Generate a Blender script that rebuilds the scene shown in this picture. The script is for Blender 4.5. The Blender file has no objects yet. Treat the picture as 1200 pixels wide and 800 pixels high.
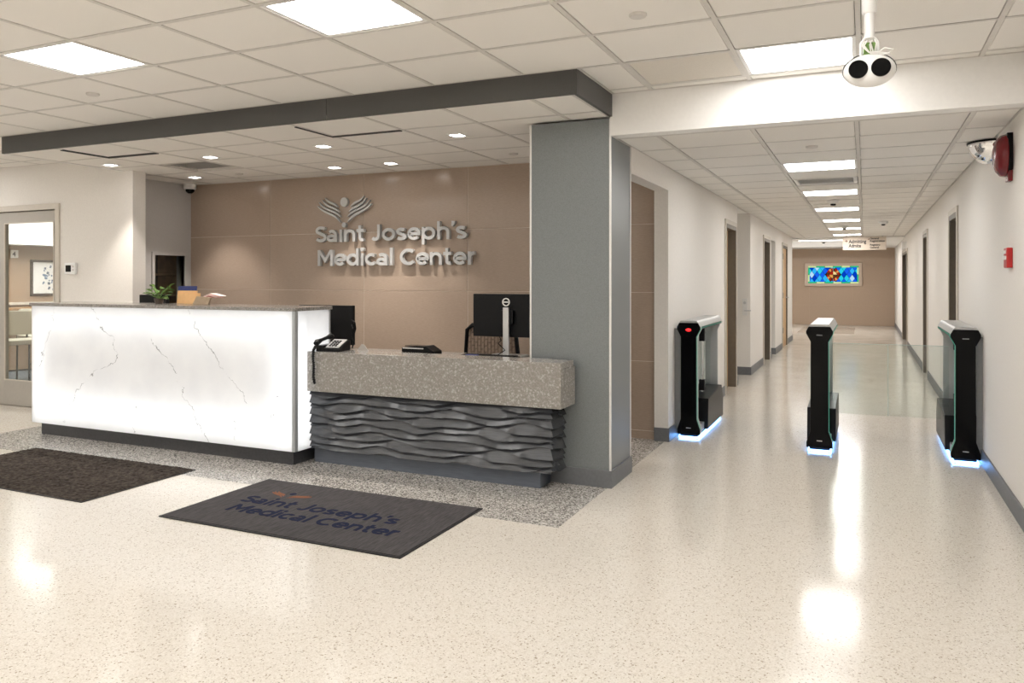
import bpy, bmesh, math, random
from math import pi, sin, cos, radians
random.seed(7)
sc = bpy.context.scene
C = sc.collection

# ------------------------------------------------------------------ camera, world, exposure
cam = bpy.data.cameras.new('camera')
cam.sensor_width = 36.0
cam.lens = 910.0 / 1200.0 * 36.0
cam.shift_y = -73.0 / 1200.0
cam.clip_start = 0.05
camo = bpy.data.objects.new('camera', cam)
camo.location = (0, 0, 1.38)
camo.rotation_euler = (pi / 2, 0, 0.4265)
C.objects.link(camo)
sc.camera = camo

w = bpy.data.worlds.new('world')
w.use_nodes = True
w.node_tree.nodes['Background'].inputs[0].default_value = (0.9, 0.95, 1.0, 1)
w.node_tree.nodes['Background'].inputs[1].default_value = 0.3
sc.world = w

sc.view_settings.view_transform = 'Standard'
sc.view_settings.look = 'None'
sc.view_settings.gamma = 1.0
sc.view_settings.use_curve_mapping = False
sc.view_settings.exposure = 0.0

TROFFER = 18.0       # radiance of the lobby ceiling panels
TROFFER_HALL = 21.0   # radiance of the corridor ceiling panels
SPOT = 68.0          # watts of each recessed downlight
WARM = (1.0, 0.982, 0.955)


# ------------------------------------------------------------------ materials
def pm(name, col, rough=0.5, metal=0.0, var=0.06, scale=30.0, bump=0.0, spec=0.5, emit=None, estr=0.0, coat=0.0, stretch=None):
    m = bpy.data.materials.new(name)
    m.use_nodes = True
    nt = m.node_tree
    b = nt.nodes['Principled BSDF']
    b.inputs['Roughness'].default_value = rough
    b.inputs['Metallic'].default_value = metal
    b.inputs['Specular IOR Level'].default_value = spec
    b.inputs['Coat Weight'].default_value = coat
    b.inputs['Coat Roughness'].default_value = 0.08
    tc = nt.nodes.new('ShaderNodeTexCoord')
    mp = nt.nodes.new('ShaderNodeMapping')
    if stretch:
        mp.inputs['Scale'].default_value = stretch
    nt.links.new(tc.outputs['Object'], mp.inputs[0])
    n = nt.nodes.new('ShaderNodeTexNoise')
    n.inputs['Scale'].default_value = scale
    n.inputs['Detail'].default_value = 4
    nt.links.new(mp.outputs[0], n.inputs['Vector'])
    r = nt.nodes.new('ShaderNodeValToRGB')
    r.color_ramp.elements[0].position = 0.3
    r.color_ramp.elements[1].position = 0.7
    r.color_ramp.elements[0].color = tuple(c * (1 - var) for c in col) + (1,)
    r.color_ramp.elements[1].color = tuple(min(1, c * (1 + var)) for c in col) + (1,)
    nt.links.new(n.outputs['Fac'], r.inputs[0])
    nt.links.new(r.outputs[0], b.inputs['Base Color'])
    if bump:
        bp = nt.nodes.new('ShaderNodeBump')
        bp.inputs['Strength'].default_value = bump
        bp.inputs['Distance'].default_value = 0.003
        nt.links.new(n.outputs['Fac'], bp.inputs['Height'])
        nt.links.new(bp.outputs[0], b.inputs['Normal'])
    if emit:
        b.inputs['Emission Color'].default_value = tuple(emit) + (1,)
        b.inputs['Emission Strength'].default_value = estr
    return m


def chips(name, stops, scale, rough=0.15, spec=0.5, second=None, var_rough=0.0, coat=0.0):
    """terrazzo / quartz: coloured voronoi chips, optional sparse second layer of specks"""
    m = bpy.data.materials.new(name)
    m.use_nodes = True
    nt = m.node_tree
    b = nt.nodes['Principled BSDF']
    b.inputs['Roughness'].default_value = rough
    b.inputs['Specular IOR Level'].default_value = spec
    b.inputs['Coat Weight'].default_value = coat
    b.inputs['Coat Roughness'].default_value = 0.05
    tc = nt.nodes.new('ShaderNodeTexCoord')
    nz = nt.nodes.new('ShaderNodeTexNoise')
    nz.inputs['Scale'].default_value = scale * 0.8
    mixv = nt.nodes.new('ShaderNodeMixRGB')
    mixv.blend_type = 'ADD'
    mixv.inputs[0].default_value = 0.012
    nt.links.new(tc.outputs['Object'], mixv.inputs[1])
    nt.links.new(tc.outputs['Object'], nz.inputs['Vector'])
    nt.links.new(nz.outputs['Color'], mixv.inputs[2])
    v = nt.nodes.new('ShaderNodeTexVoronoi')
    v.inputs['Scale'].default_value = scale
    nt.links.new(mixv.outputs[0], v.inputs['Vector'])
    sep = nt.nodes.new('ShaderNodeSeparateColor')
    nt.links.new(v.outputs['Color'], sep.inputs[0])
    r = nt.nodes.new('ShaderNodeValToRGB')
    r.color_ramp.interpolation = 'CONSTANT'
    els = r.color_ramp.elements
    els[0].position = 0.0
    els[0].color = stops[0][1] + (1,)
    els[1].position = stops[1][0]
    els[1].color = stops[1][1] + (1,)
    for p, c in stops[2:]:
        e = els.new(p)
        e.color = c + (1,)
    nt.links.new(sep.outputs[0], r.inputs[0])
    out = r.outputs[0]
    if second:
        sscale, thr, col = second
        v2 = nt.nodes.new('ShaderNodeTexVoronoi')
        v2.inputs['Scale'].default_value = sscale
        nt.links.new(mixv.outputs[0], v2.inputs['Vector'])
        s2 = nt.nodes.new('ShaderNodeSeparateColor')
        nt.links.new(v2.outputs['Color'], s2.inputs[0])
        gt = nt.nodes.new('ShaderNodeMath')
        gt.operation = 'GREATER_THAN'
        gt.inputs[1].default_value = thr
        nt.links.new(s2.outputs[1], gt.inputs[0])
        mx = nt.nodes.new('ShaderNodeMixRGB')
        nt.links.new(gt.outputs[0], mx.inputs[0])
        nt.links.new(out, mx.inputs[1])
        mx.inputs[2].default_value = col + (1,)
        out = mx.outputs[0]
    nt.links.new(out, b.inputs['Base Color'])
    if var_rough:
        n2 = nt.nodes.new('ShaderNodeTexNoise')
        n2.inputs['Scale'].default_value = 2.2
        n2.inputs['Detail'].default_value = 5
        nt.links.new(tc.outputs['Object'], n2.inputs['Vector'])
        mr = nt.nodes.new('ShaderNodeMapRange')
        mr.inputs[1].default_value = 0.3
        mr.inputs[2].default_value = 0.7
        mr.inputs[3].default_value = rough - var_rough
        mr.inputs[4].default_value = rough + var_rough
        nt.links.new(n2.outputs['Fac'], mr.inputs[0])
        nt.links.new(mr.outputs[0], b.inputs['Roughness'])
        n3 = nt.nodes.new('ShaderNodeTexNoise')
        n3.inputs['Scale'].default_value = 14
        nt.links.new(tc.outputs['Object'], n3.inputs['Vector'])
        bp = nt.nodes.new('ShaderNodeBump')
        bp.inputs['Strength'].default_value = 0.05
        bp.inputs['Distance'].default_value = 0.004
        nt.links.new(n3.outputs['Fac'], bp.inputs['Height'])
        nt.links.new(bp.outputs[0], b.inputs['Normal'])
    return m


def emitter(name, col, s):
    m = bpy.data.materials.new(name)
    m.use_nodes = True
    nt = m.node_tree
    nt.nodes.remove(nt.nodes['Principled BSDF'])
    e = nt.nodes.new('ShaderNodeEmission')
    e.inputs[0].default_value = tuple(col) + (1,)
    e.inputs[1].default_value = s
    nt.links.new(e.outputs[0], nt.nodes['Material Output'].inputs[0])
    return m


def glass(name, tint=(0.95, 0.98, 0.97), rough=0.0, refl=0.08):
    """thin architectural glass: clear see-through sheet with a fresnel sheen"""
    m = bpy.data.materials.new(name)
    m.use_nodes = True
    nt = m.node_tree
    nt.nodes.remove(nt.nodes['Principled BSDF'])
    t = nt.nodes.new('ShaderNodeBsdfTransparent')
    t.inputs[0].default_value = tint + (1,)
    g = nt.nodes.new('ShaderNodeBsdfGlossy')
    g.inputs['Roughness'].default_value = rough
    lw = nt.nodes.new('ShaderNodeLayerWeight')
    lw.inputs[0].default_value = 0.25
    mu = nt.nodes.new('ShaderNodeMath')
    mu.operation = 'MULTIPLY_ADD'
    mu.inputs[1].default_value = 0.22
    mu.inputs[2].default_value = refl * 0.5
    nt.links.new(lw.outputs['Fresnel'], mu.inputs[0])
    mx = nt.nodes.new('ShaderNodeMixShader')
    nt.links.new(mu.outputs[0], mx.inputs[0])
    nt.links.new(t.outputs[0], mx.inputs[1])
    nt.links.new(g.outputs[0], mx.inputs[2])
    nt.links.new(mx.outputs[0], nt.nodes['Material Output'].inputs[0])
    return m


def marble_mat(name, veins, axis, stray=0.16):
    """translucent white stone slab with thin dark veins; veins: (z, x) polylines on the slab's own face"""
    m = bpy.data.materials.new(name)
    m.use_nodes = True
    nt = m.node_tree
    L = nt.links.new
    nt.nodes.remove(nt.nodes['Principled BSDF'])
    tc = nt.nodes.new('ShaderNodeTexCoord')
    sp = nt.nodes.new('ShaderNodeSeparateXYZ')
    L(tc.outputs['Object'], sp.inputs[0])
    n = nt.nodes.new('ShaderNodeTexNoise')
    n.inputs['Scale'].default_value = 16
    n.inputs['Detail'].default_value = 4
    L(tc.outputs['Object'], n.inputs['Vector'])
    nb = nt.nodes.new('ShaderNodeTexNoise')
    nb.inputs['Scale'].default_value = 11
    nb.inputs['Detail'].default_value = 3
    L(tc.outputs['Object'], nb.inputs['Vector'])

    def math_(op, a, b=None, c=None):
        k = nt.nodes.new('ShaderNodeMath')
        k.operation = op
        for i, x in enumerate((a, b, c)):
            if x is None:
                continue
            if isinstance(x, (int, float)):
                k.inputs[i].default_value = x
            else:
                L(x, k.inputs[i])
        return k.outputs[0]
    wob = math_('MULTIPLY', math_('SUBTRACT', n.outputs['Fac'], 0.5), stray)
    total = None
    for z0, z1, pts, x0, x1, width in veins:
        fc = nt.nodes.new('ShaderNodeFloatCurve')
        cv = fc.mapping.curves[0]
        P = [((z - z0) / (z1 - z0), (x - x0) / (x1 - x0)) for z, x in pts]
        P.sort()
        cv.points[0].location = P[0]
        cv.points[1].location = P[-1]
        for p in P[1:-1]:
            cv.points.new(*p)
        for p in cv.points:
            p.handle_type = 'VECTOR'
        fc.mapping.update()
        zn = math_('DIVIDE', math_('SUBTRACT', sp.outputs[2], z0), z1 - z0)
        L(zn, fc.inputs['Value'])
        xv = math_('MULTIPLY_ADD', fc.outputs[0], x1 - x0, x0)
        d = math_('ABSOLUTE', math_('ADD', math_('SUBTRACT', sp.outputs[axis], xv), wob))
        wv = math_('MULTIPLY', math_('SMOOTH_MIN', math_('MAXIMUM', math_('MULTIPLY', math_('SUBTRACT', nb.outputs['Fac'], 0.40), 5.5), 0.0), 1.0, 0.1), width)
        v = math_('SUBTRACT', 1.0, math_('MINIMUM', math_('DIVIDE', d, math_('ADD', wv, 0.00005)), 1.0))
        inz = math_('MULTIPLY', math_('GREATER_THAN', zn, 0.0), math_('LESS_THAN', zn, 1.0))
        v = math_('MULTIPLY', v, inz)
        total = v if total is None else math_('MAXIMUM', total, v)
    n2 = nt.nodes.new('ShaderNodeTexNoise')
    n2.inputs['Scale'].default_value = 3.5
    n2.inputs['Detail'].default_value = 8
    L(tc.outputs['Object'], n2.inputs['Vector'])
    r = nt.nodes.new('ShaderNodeValToRGB')
    r.color_ramp.elements[0].position = 0.3
    r.color_ramp.elements[0].color = (0.86, 0.86, 0.87, 1)
    r.color_ramp.elements[1].position = 0.65
    r.color_ramp.elements[1].color = (0.93, 0.93, 0.93, 1)
    L(n2.outputs['Fac'], r.inputs[0])
    mx = nt.nodes.new('ShaderNodeMixRGB')
    L(math_('MULTIPLY', total, 0.85) if total is not None else n2.outputs['Fac'], mx.inputs[0])
    if total is None:
        for l in list(mx.inputs[0].links):
            nt.links.remove(l)
        mx.inputs[0].default_value = 0
    L(r.outputs[0], mx.inputs[1])
    mx.inputs[2].default_value = (0.05, 0.048, 0.045, 1)
    t = nt.nodes.new('ShaderNodeBsdfTranslucent')
    d_ = nt.nodes.new('ShaderNodeBsdfDiffuse')
    L(mx.outputs[0], t.inputs[0])
    L(mx.outputs[0], d_.inputs[0])
    ms = nt.nodes.new('ShaderNodeMixShader')
    ms.inputs[0].default_value = 0.45
    L(t.outputs[0], ms.inputs[1])
    L(d_.outputs[0], ms.inputs[2])
    g = nt.nodes.new('ShaderNodeBsdfGlossy')
    g.inputs['Roughness'].default_value = 0.15
    ms2 = nt.nodes.new('ShaderNodeMixShader')
    ms2.inputs[0].default_value = 0.04
    L(ms.outputs[0], ms2.inputs[1])
    L(g.outputs[0], ms2.inputs[2])
    L(ms2.outputs[0], nt.nodes['Material Output'].inputs[0])
    return m


M = {}
M['floor'] = chips('cream_terrazzo', [(0, (0.68, 0.625, 0.545)), (0.25, (0.735, 0.685, 0.61)), (0.6, (0.775, 0.73, 0.66)), (0.93, (0.62, 0.56, 0.48))], 210, 0.145, 0.6, (185, 0.95, (0.40, 0.34, 0.27)), 0.025)
M['inlay'] = chips('grey_terrazzo', [(0, (0.12, 0.11, 0.10)), (0.2, (0.33, 0.31, 0.285)), (0.5, (0.52, 0.49, 0.455)), (0.78, (0.70, 0.67, 0.63))], 130, 0.2, 0.5)
M['panel_frame'] = pm('pale_panel_frame', (0.62, 0.50, 0.40), 0.4, var=0.03)
M['panel_beige'] = pm('beige_panel', (0.74, 0.69, 0.62), 0.7, var=0.05, scale=200)
M['bright_plastic'] = pm('bright_plastic', (0.92, 0.92, 0.91), 0.3, var=0.01)
M['far_grout'] = pm('tan_far_grout', (0.50, 0.385, 0.295), 0.8, var=0.03)
M['far_inlay'] = pm('beige_floor_inlay', (0.46, 0.41, 0.35), 0.15, var=0.08, scale=60)
M['quartz'] = chips('speckled_quartz', [(0, (0.265, 0.245, 0.222)), (0.35, (0.295, 0.274, 0.250)), (0.68, (0.33, 0.31, 0.285)), (0.9, (0.375, 0.355, 0.33))], 125, 0.14, 0.5, (88, 0.90, (0.43, 0.41, 0.385)))
M['granite'] = chips('grey_granite', [(0, (0.19, 0.175, 0.16)), (0.4, (0.29, 0.27, 0.25)), (0.75, (0.38, 0.355, 0.335))], 190, 0.16, 0.5)
M['wall'] = pm('painted_wall', (0.82, 0.785, 0.74), 0.75, var=0.025, scale=70, bump=0.12)
M['wall_grey'] = pm('painted_wall_grey', (0.52, 0.50, 0.485), 0.7, var=0.03, scale=70, bump=0.1)
M['white_paint'] = pm('white_paint', (0.88, 0.865, 0.84), 0.6, var=0.015, scale=40)
M['tile_ceiling'] = pm('mineral_ceiling_tile', (0.86, 0.83, 0.785), 0.9, var=0.05, scale=260, bump=0.25)
M['tbar'] = pm('ceiling_tbar', (0.68, 0.65, 0.61), 0.55, var=0.03)
M['plenum'] = pm('plenum_dark', (0.05, 0.05, 0.05), 0.9)
M['fascia'] = pm('charcoal_laminate', (0.072, 0.070, 0.067), 0.5, var=0.2, scale=330)
M['column'] = pm('grey_speckled_laminate', (0.20, 0.215, 0.22), 0.36, var=0.13, scale=200, spec=0.5)
M['alu'] = pm('brushed_aluminium', (0.44, 0.465, 0.48), 0.32, 0.3, var=0.05, scale=90)
M['alu_white'] = pm('pale_metal_trim', (0.78, 0.77, 0.75), 0.35, 0.3, var=0.03)
M['silver'] = pm('satin_silver', (0.56, 0.56, 0.56), 0.38, 0.75, var=0.04, scale=120)
M['cap_silver'] = pm('cap_silver', (0.50, 0.50, 0.495), 0.35, 0.3, var=0.03)
M['sign_silver'] = pm('sign_silver', (0.56, 0.565, 0.565), 0.4, 0.2, var=0.04, scale=120)
M['chrome'] = pm('chrome', (0.9, 0.9, 0.9), 0.08, 1.0, var=0.02)
M['base_grey'] = pm('grey_rubber_base', (0.150, 0.155, 0.165), 0.45, var=0.08, scale=50)
M['base_slate'] = pm('slate_toe_kick', (0.105, 0.120, 0.148), 0.32, var=0.12, scale=40, stretch=(0.3, 1, 4))
M['base_char'] = pm('charcoal_toe_kick', (0.055, 0.055, 0.06), 0.35, var=0.15, scale=60)
M['carved'] = pm('carved_charcoal_panel', (0.042, 0.045, 0.052), 0.27, spec=0.7, var=0.22, scale=26, stretch=(0.4, 1, 6))
M['black'] = pm('black_plastic', (0.005, 0.005, 0.0055), 0.35, var=0.2, scale=60, spec=0.2)
M['black_gloss'] = pm('gloss_black', (0.003, 0.003, 0.0035), 0.15, var=0.2, scale=60, spec=0.15)
M['black_matte'] = pm('matte_black', (0.006, 0.006, 0.0065), 0.6, var=0.2, scale=60, spec=0.2)
M['tan_wall_tile'] = pm('tan_linen_tile', (0.43, 0.335, 0.265), 0.2, var=0.10, scale=26, stretch=(1, 1, 18), spec=0.5)
M['grout'] = pm('beige_grout', (0.62, 0.52, 0.43), 0.8, var=0.03)
M['far_tile'] = pm('tan_far_tile', (0.46, 0.345, 0.255), 0.3, var=0.06, scale=18, stretch=(1, 1, 12))
M['frame_brown'] = pm('taupe_door_frame', (0.155, 0.13, 0.10), 0.45, var=0.06)
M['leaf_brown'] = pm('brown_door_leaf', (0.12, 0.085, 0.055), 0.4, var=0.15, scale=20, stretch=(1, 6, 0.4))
M['leaf_oak'] = pm('honey_oak_leaf', (0.62, 0.40, 0.19), 0.4, var=0.12, scale=20, stretch=(1, 6, 0.4))
M['casing'] = pm('cream_casing', (0.64, 0.59, 0.52), 0.5, var=0.02)
M['door_grey'] = pm('warm_grey_door', (0.46, 0.43, 0.385), 0.4, var=0.03)
M['glass'] = glass('clear_glass')
M['glass_edge'] = pm('glass_edge', (0.55, 0.68, 0.64), 0.1, var=0.02)
M['glass_gate'] = glass('gate_glass', (0.93, 0.965, 0.955), 0.02, 0.12)
M['glass_dark'] = glass('office_glass', (0.82, 0.84, 0.82), 0.0, 0.06)
M['smoke'] = pm('smoked_infill', (0.22, 0.225, 0.23), 0.25, var=0.05)
M['mat_brown'] = pm('brown_walk_off_mat', (0.055, 0.045, 0.038), 0.95, var=0.65, scale=42, bump=1.0, spec=0.1)
M['mat_grey'] = pm('charcoal_ribbed_mat', (0.075, 0.070, 0.072), 0.95, var=0.30, scale=60, bump=0.8, spec=0.1, stretch=(3, 0.25, 1))
M['rubber'] = pm('black_rubber', (0.012, 0.012, 0.013), 0.6, var=0.2)
M['navy'] = pm('navy_pile', (0.018, 0.022, 0.048), 0.95, var=0.3, scale=200, spec=0.1)
M['rust'] = pm('rust_pile', (0.22, 0.10, 0.06), 0.95, var=0.3, scale=200, spec=0.1)
M['red'] = pm('red_enamel', (0.17, 0.007, 0.012), 0.25, var=0.1)
M['red_plastic'] = pm('red_plastic', (0.50, 0.02, 0.02), 0.35, var=0.06)
M['white_plastic'] = pm('white_plastic', (0.80, 0.79, 0.77), 0.35, var=0.02)
M['leaf'] = pm('plant_leaf', (0.13, 0.24, 0.045), 0.4, var=0.5, scale=60)
M['pot'] = pm('plant_pot', (0.10, 0.075, 0.06), 0.5, var=0.1)
M['manila'] = pm('manila_card', (0.85, 0.52, 0.24), 0.7, var=0.05)
M['pink_paper'] = pm('pink_paper', (0.75, 0.34, 0.30), 0.7, var=0.08)
M['kraft'] = pm('kraft_card', (0.42, 0.32, 0.22), 0.7, var=0.08)
M['paper'] = pm('white_paper', (0.85, 0.83, 0.80), 0.7, var=0.02)
M['blue_card'] = pm('blue_folder', (0.02, 0.035, 0.17), 0.45, var=0.1)
M['woven'] = pm('woven_mesh_back', (0.16, 0.115, 0.085), 0.8, var=0.35, scale=60)
M['weave'] = pm('chair_weave', (0.23, 0.165, 0.12), 0.8, var=0.2, scale=50)
M['pale_clear'] = pm('pale_acrylic', (0.50, 0.47, 0.44), 0.15, var=0.03)
M['upholstery'] = pm('cream_upholstery', (0.52, 0.48, 0.38), 0.8, var=0.08, scale=90)
M['carpet'] = pm('blue_grey_carpet', (0.16, 0.18, 0.20), 0.95, var=0.25, scale=150)
M['wood_rail'] = pm('wood_top', (0.40, 0.22, 0.10), 0.4, var=0.2, scale=15, stretch=(1, 8, 1))
M['wallpaper'] = pm('tan_wallpaper', (0.38, 0.265, 0.18), 0.7, var=0.10, scale=60, stretch=(1, 6, 1))
M['picture_frame'] = pm('dark_picture_frame', (0.06, 0.04, 0.03), 0.4, var=0.2)
M['sign_face'] = pm('cream_sign_face', (0.70, 0.60, 0.50), 0.5, var=0.02)
M['ink'] = pm('sign_ink', (0.02, 0.018, 0.02), 0.6)
M['troffer'] = emitter('lobby_light_diffuser', WARM, TROFFER)
M['troffer_hall'] = emitter('hall_light_diffuser', WARM, TROFFER_HALL)
M['tray_panel'] = emitter('tray_light_diffuser', WARM, 22.0)
M['rim_panel'] = emitter('rim_light_diffuser', WARM, 5.0)
M['lens'] = emitter('downlight_lens', (1, 0.97, 0.93), 32.0)
M['teal_light'] = emitter('teal_status_light', (0.10, 0.62, 0.42), 0.6)
M['blue_light'] = emitter('blue_floor_light', (0.18, 0.44, 1.0), 14.0)
M['red_light'] = emitter('red_status_light', (1.0, 0.03, 0.03), 2.5)


# ------------------------------------------------------------------ mesh helper
class MB:
    def __init__(self):
        self.v = []
        self.f = []
        self.mi = []
        self.cur = 0

    def box(self, x0, x1, y0, y1, z0, z1):
        n = len(self.v)
        self.v += [(x0, y0, z0), (x1, y0, z0), (x1, y1, z0), (x0, y1, z0), (x0, y0, z1), (x1, y0, z1), (x1, y1, z1), (x0, y1, z1)]
        for q in ((3, 2, 1, 0), (4, 5, 6, 7), (0, 1, 5, 4), (1, 2, 6, 5), (2, 3, 7, 6), (3, 0, 4, 7)):
            self.f.append(tuple(n + i for i in q))
            self.mi.append(self.cur)
        return self

    def face(self, pts):
        n = len(self.v)
        self.v += [tuple(p) for p in pts]
        self.f.append(tuple(range(n, n + len(pts))))
        self.mi.append(self.cur)
        return self

    def prism(self, poly, axis, a, b):
        """poly: list of 2D points; axis: extrusion axis 0/1/2 from a to b"""
        def P(p, t):
            if axis == 0:
                return (t, p[0], p[1])
            if axis == 1:
                return (p[0], t, p[1])
            return (p[0], p[1], t)
        n = len(self.v)
        k = len(poly)
        self.v += [P(p, a) for p in poly] + [P(p, b) for p in poly]
        self.f.append(tuple(n + i for i in range(k)))
        self.f.append(tuple(n + k + i for i in reversed(range(k))))
        self.mi += [self.cur] * 2
        for i in range(k):
            j = (i + 1) % k
            self.f.append((n + j, n + i, n + k + i, n + k + j))
            self.mi.append(self.cur)
        return self

    def tube(self, pts, r, seg=10, caps=True):
        from mathutils import Vector
        pts = [Vector(p) for p in pts]
        rs = r if isinstance(r, (list, tuple)) else [r] * len(pts)
        n = len(self.v)
        prev = None
        for i, p in enumerate(pts):
            d = (pts[min(i + 1, len(pts) - 1)] - pts[max(i - 1, 0)]).normalized()
            if prev is None:
                u = d.cross(Vector((0, 0, 1)))
                if u.length < 1e-3:
                    u = d.cross(Vector((0, 1, 0)))
                u.normalize()
            else:
                u = (prev - d * prev.dot(d))
                u.normalize()
            prev = u
            vv = d.cross(u)
            for k in range(seg):
                a = 2 * pi * k / seg
                self.v.append(tuple(p + (u * cos(a) + vv * sin(a)) * rs[i]))
        for i in range(len(pts) - 1):
            for k in range(seg):
                a, b = n + i * seg + k, n + i * seg + (k + 1) % seg
                self.f.append((a, b, b + seg, a + seg))
                self.mi.append(self.cur)
        if caps:
            self.f.append(tuple(n + k for k in reversed(range(seg))))
            self.f.append(tuple(n + (len(pts) - 1) * seg + k for k in range(seg)))
            self.mi += [self.cur] * 2
        return self

    def lathe(self, prof, seg=24, o=(0, 0, 0), axis=2, sx=1.0, sy=1.0):
        n = len(self.v)
        for r, h in prof:
            for k in range(seg):
                a = 2 * pi * k / seg
                x, y = r * cos(a) * sx, r * sin(a) * sy
                p = (x, y, h) if axis == 2 else ((h, x, y) if axis == 0 else (x, h, y))
                self.v.append((p[0] + o[0], p[1] + o[1], p[2] + o[2]))
        for i in range(len(prof) - 1):
            for k in range(seg):
                a, b = n + i * seg + k, n + i * seg + (k + 1) % seg
                self.f.append((a, b, b + seg, a + seg))
                self.mi.append(self.cur)
        self.f.append(tuple(n + k for k in reversed(range(seg))))
        self.f.append(tuple(n + (len(prof) - 1) * seg + k for k in range(seg)))
        self.mi += [self.cur] * 2
        return self

    def ball(self, c, rx, ry, rz, seg=16, rings=10):
        n = len(self.v)
        for i in range(rings + 1):
            t = -pi / 2 + pi * i / rings
            for k in range(seg):
                a = 2 * pi * k / seg
                self.v.append((c[0] + rx * cos(t) * cos(a), c[1] + ry * cos(t) * sin(a), c[2] + rz * sin(t)))
        for i in range(rings):
            for k in range(seg):
                a, b = n + i * seg + k, n + i * seg + (k + 1) % seg
                self.f.append((a, b, b + seg, a + seg))
                self.mi.append(self.cur)
        return self

    def mesh(self, name, mats, smooth=False, bevel=0.0, weld=True):
        me = bpy.data.meshes.new(name)
        me.from_pydata(self.v, [], self.f)
        mats = mats if isinstance(mats, (list, tuple)) else [mats]
        for m in mats:
            me.materials.append(m)
        me.polygons.foreach_set('material_index', self.mi)
        bm = bmesh.new()
        bm.from_mesh(me)
        if weld:
            bmesh.ops.remove_doubles(bm, verts=bm.verts, dist=1e-6)
        bmesh.ops.recalc_face_normals(bm, faces=bm.faces)
        if bevel:
            es = [e for e in bm.edges if len(e.link_faces) == 2 and e.calc_face_angle(0) > 0.5]
            bmesh.ops.bevel(bm, geom=es, offset=bevel, segments=2, profile=0.6, affect='EDGES', clamp_overlap=True)
        bm.to_mesh(me)
        bm.free()
        if smooth:
            me.polygons.foreach_set('use_smooth', [True] * len(me.polygons))
            try:
                me.set_sharp_from_angle(angle=radians(38))
            except Exception:
                pass
        me.update()
        return me

    def build(self, name, mats, parent=None, smooth=False, bevel=0.0, weld=True, kind=None):
        o = bpy.data.objects.new(name, self.mesh(name, mats, smooth, bevel, weld))
        C.objects.link(o)
        if parent:
            o.parent = parent
        if kind:
            o['kind'] = kind
        return o


def bx(*a):
    return MB().box(*a)


def thing(name, label, cat, loc=(0, 0, 0), rotz=0.0, group=None):
    o = bpy.data.objects.new(name, None)
    o.empty_display_size = 0.05
    o.location = loc
    o.rotation_euler = (0, 0, rotz)
    C.objects.link(o)
    return tag(o, label, cat, group)


def tag(o, label, cat, group=None):
    o['label'] = label
    o['category'] = cat
    if group:
        o['group'] = group
    return o


def struct(o):
    o['kind'] = 'structure'
    return o


def inst(name, me, parent=None, loc=(0, 0, 0), rot=(0, 0, 0)):
    o = bpy.data.objects.new(name, me)
    o.location = loc
    o.rotation_euler = rot
    if parent:
        o.parent = parent
    C.objects.link(o)
    return o


def copy_tree(o, parent=None):
    c = o.copy()
    C.objects.link(c)
    if parent:
        c.parent = parent
    for ch in list(o.children):
        copy_tree(ch, c)
    return c


def dup(o, label, loc=None, rotz=None, group=None):
    c = copy_tree(o)
    c['label'] = label
    if group:
        c['group'] = group
    if loc is not None:
        c.location = loc
    if rotz is not None:
        c.rotation_euler = (0, 0, rotz)
    return c


# ------------------------------------------------------------------ floor
ZS, ZL, ZH = 2.455, 2.595, 2.325            # soffit, lobby and hall ceiling heights
FLOOR_X0, FLOOR_X1, Y_BACK = -9.6, 0.80, 6.60
floor = struct(bx(-12, 1.6, -4.2, 25.6, -0.1, 0.0).build('floor', M['floor']))
m = MB()
m.box(-7.05, -1.55, 4.03, Y_BACK, -0.02, 0.0012)
m.build('floor_inlay', M['inlay'], floor)
bx(-1.60, -0.25, 21.3, 24.0, -0.02, 0.0015).build('floor_inlay', M['far_inlay'], floor)
m = MB()
m.box(-11.7, -6.6, 5.52, 9.6, -0.02, 0.004)
m.build('carpet', M['carpet'], floor)

# ------------------------------------------------------------------ ceilings of single tiles in a T-bar grid
_tile_cache = {}


def ceiling(name, xs, ys, z, skip=(), x_clip=None):
    """tile cells between the grid lines xs, ys; cells in skip hold fixtures"""
    root = struct(bx(xs[0], xs[-1], ys[0], ys[-1], z + 0.05, z + 0.09).build(name, M['plenum']))
    g = MB()
    for x in xs:
        g.box(x - 0.012, x + 0.012, ys[0], ys[-1], z, z + 0.03)
    for y in ys:
        for a, b in zip(xs[:-1], xs[1:]):
            g.box(a + 0.012, b - 0.012, y - 0.012, y + 0.012, z + 0.0004, z + 0.03)
    g.build('ceiling_grid', M['tbar'], root)
    for i, (xa, xb) in enumerate(zip(xs[:-1], xs[1:])):
        for j, (ya, yb) in enumerate(zip(ys[:-1], ys[1:])):
            cx, cy = (xa + xb) / 2, (ya + yb) / 2
            if any(sx0 < cx < sx1 and sy0 < cy < sy1 for sx0, sx1, sy0, sy1 in skip):
                continue
            wx, wy = round(xb - xa, 3), round(yb - ya, 3)
            key = (wx, wy)
            if key not in _tile_cache:
                hx, hy = wx / 2 - 0.0145, wy / 2 - 0.0145
                t = MB()
                t.prism([(-hx + 0.004, -hy + 0.004), (hx - 0.004, -hy + 0.004), (hx - 0.004, hy - 0.004), (-hx + 0.004, hy - 0.004)], 2, -0.004, 0.0)
                t.box(-hx, hx, -hy, hy, 0.0, 0.012)
                _tile_cache[key] = t.mesh('ceiling_tile', M['tile_ceiling'], weld=False)
            inst('ceiling_tile', _tile_cache[key], root, (cx, cy, z + 0.006))
    return root


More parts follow.
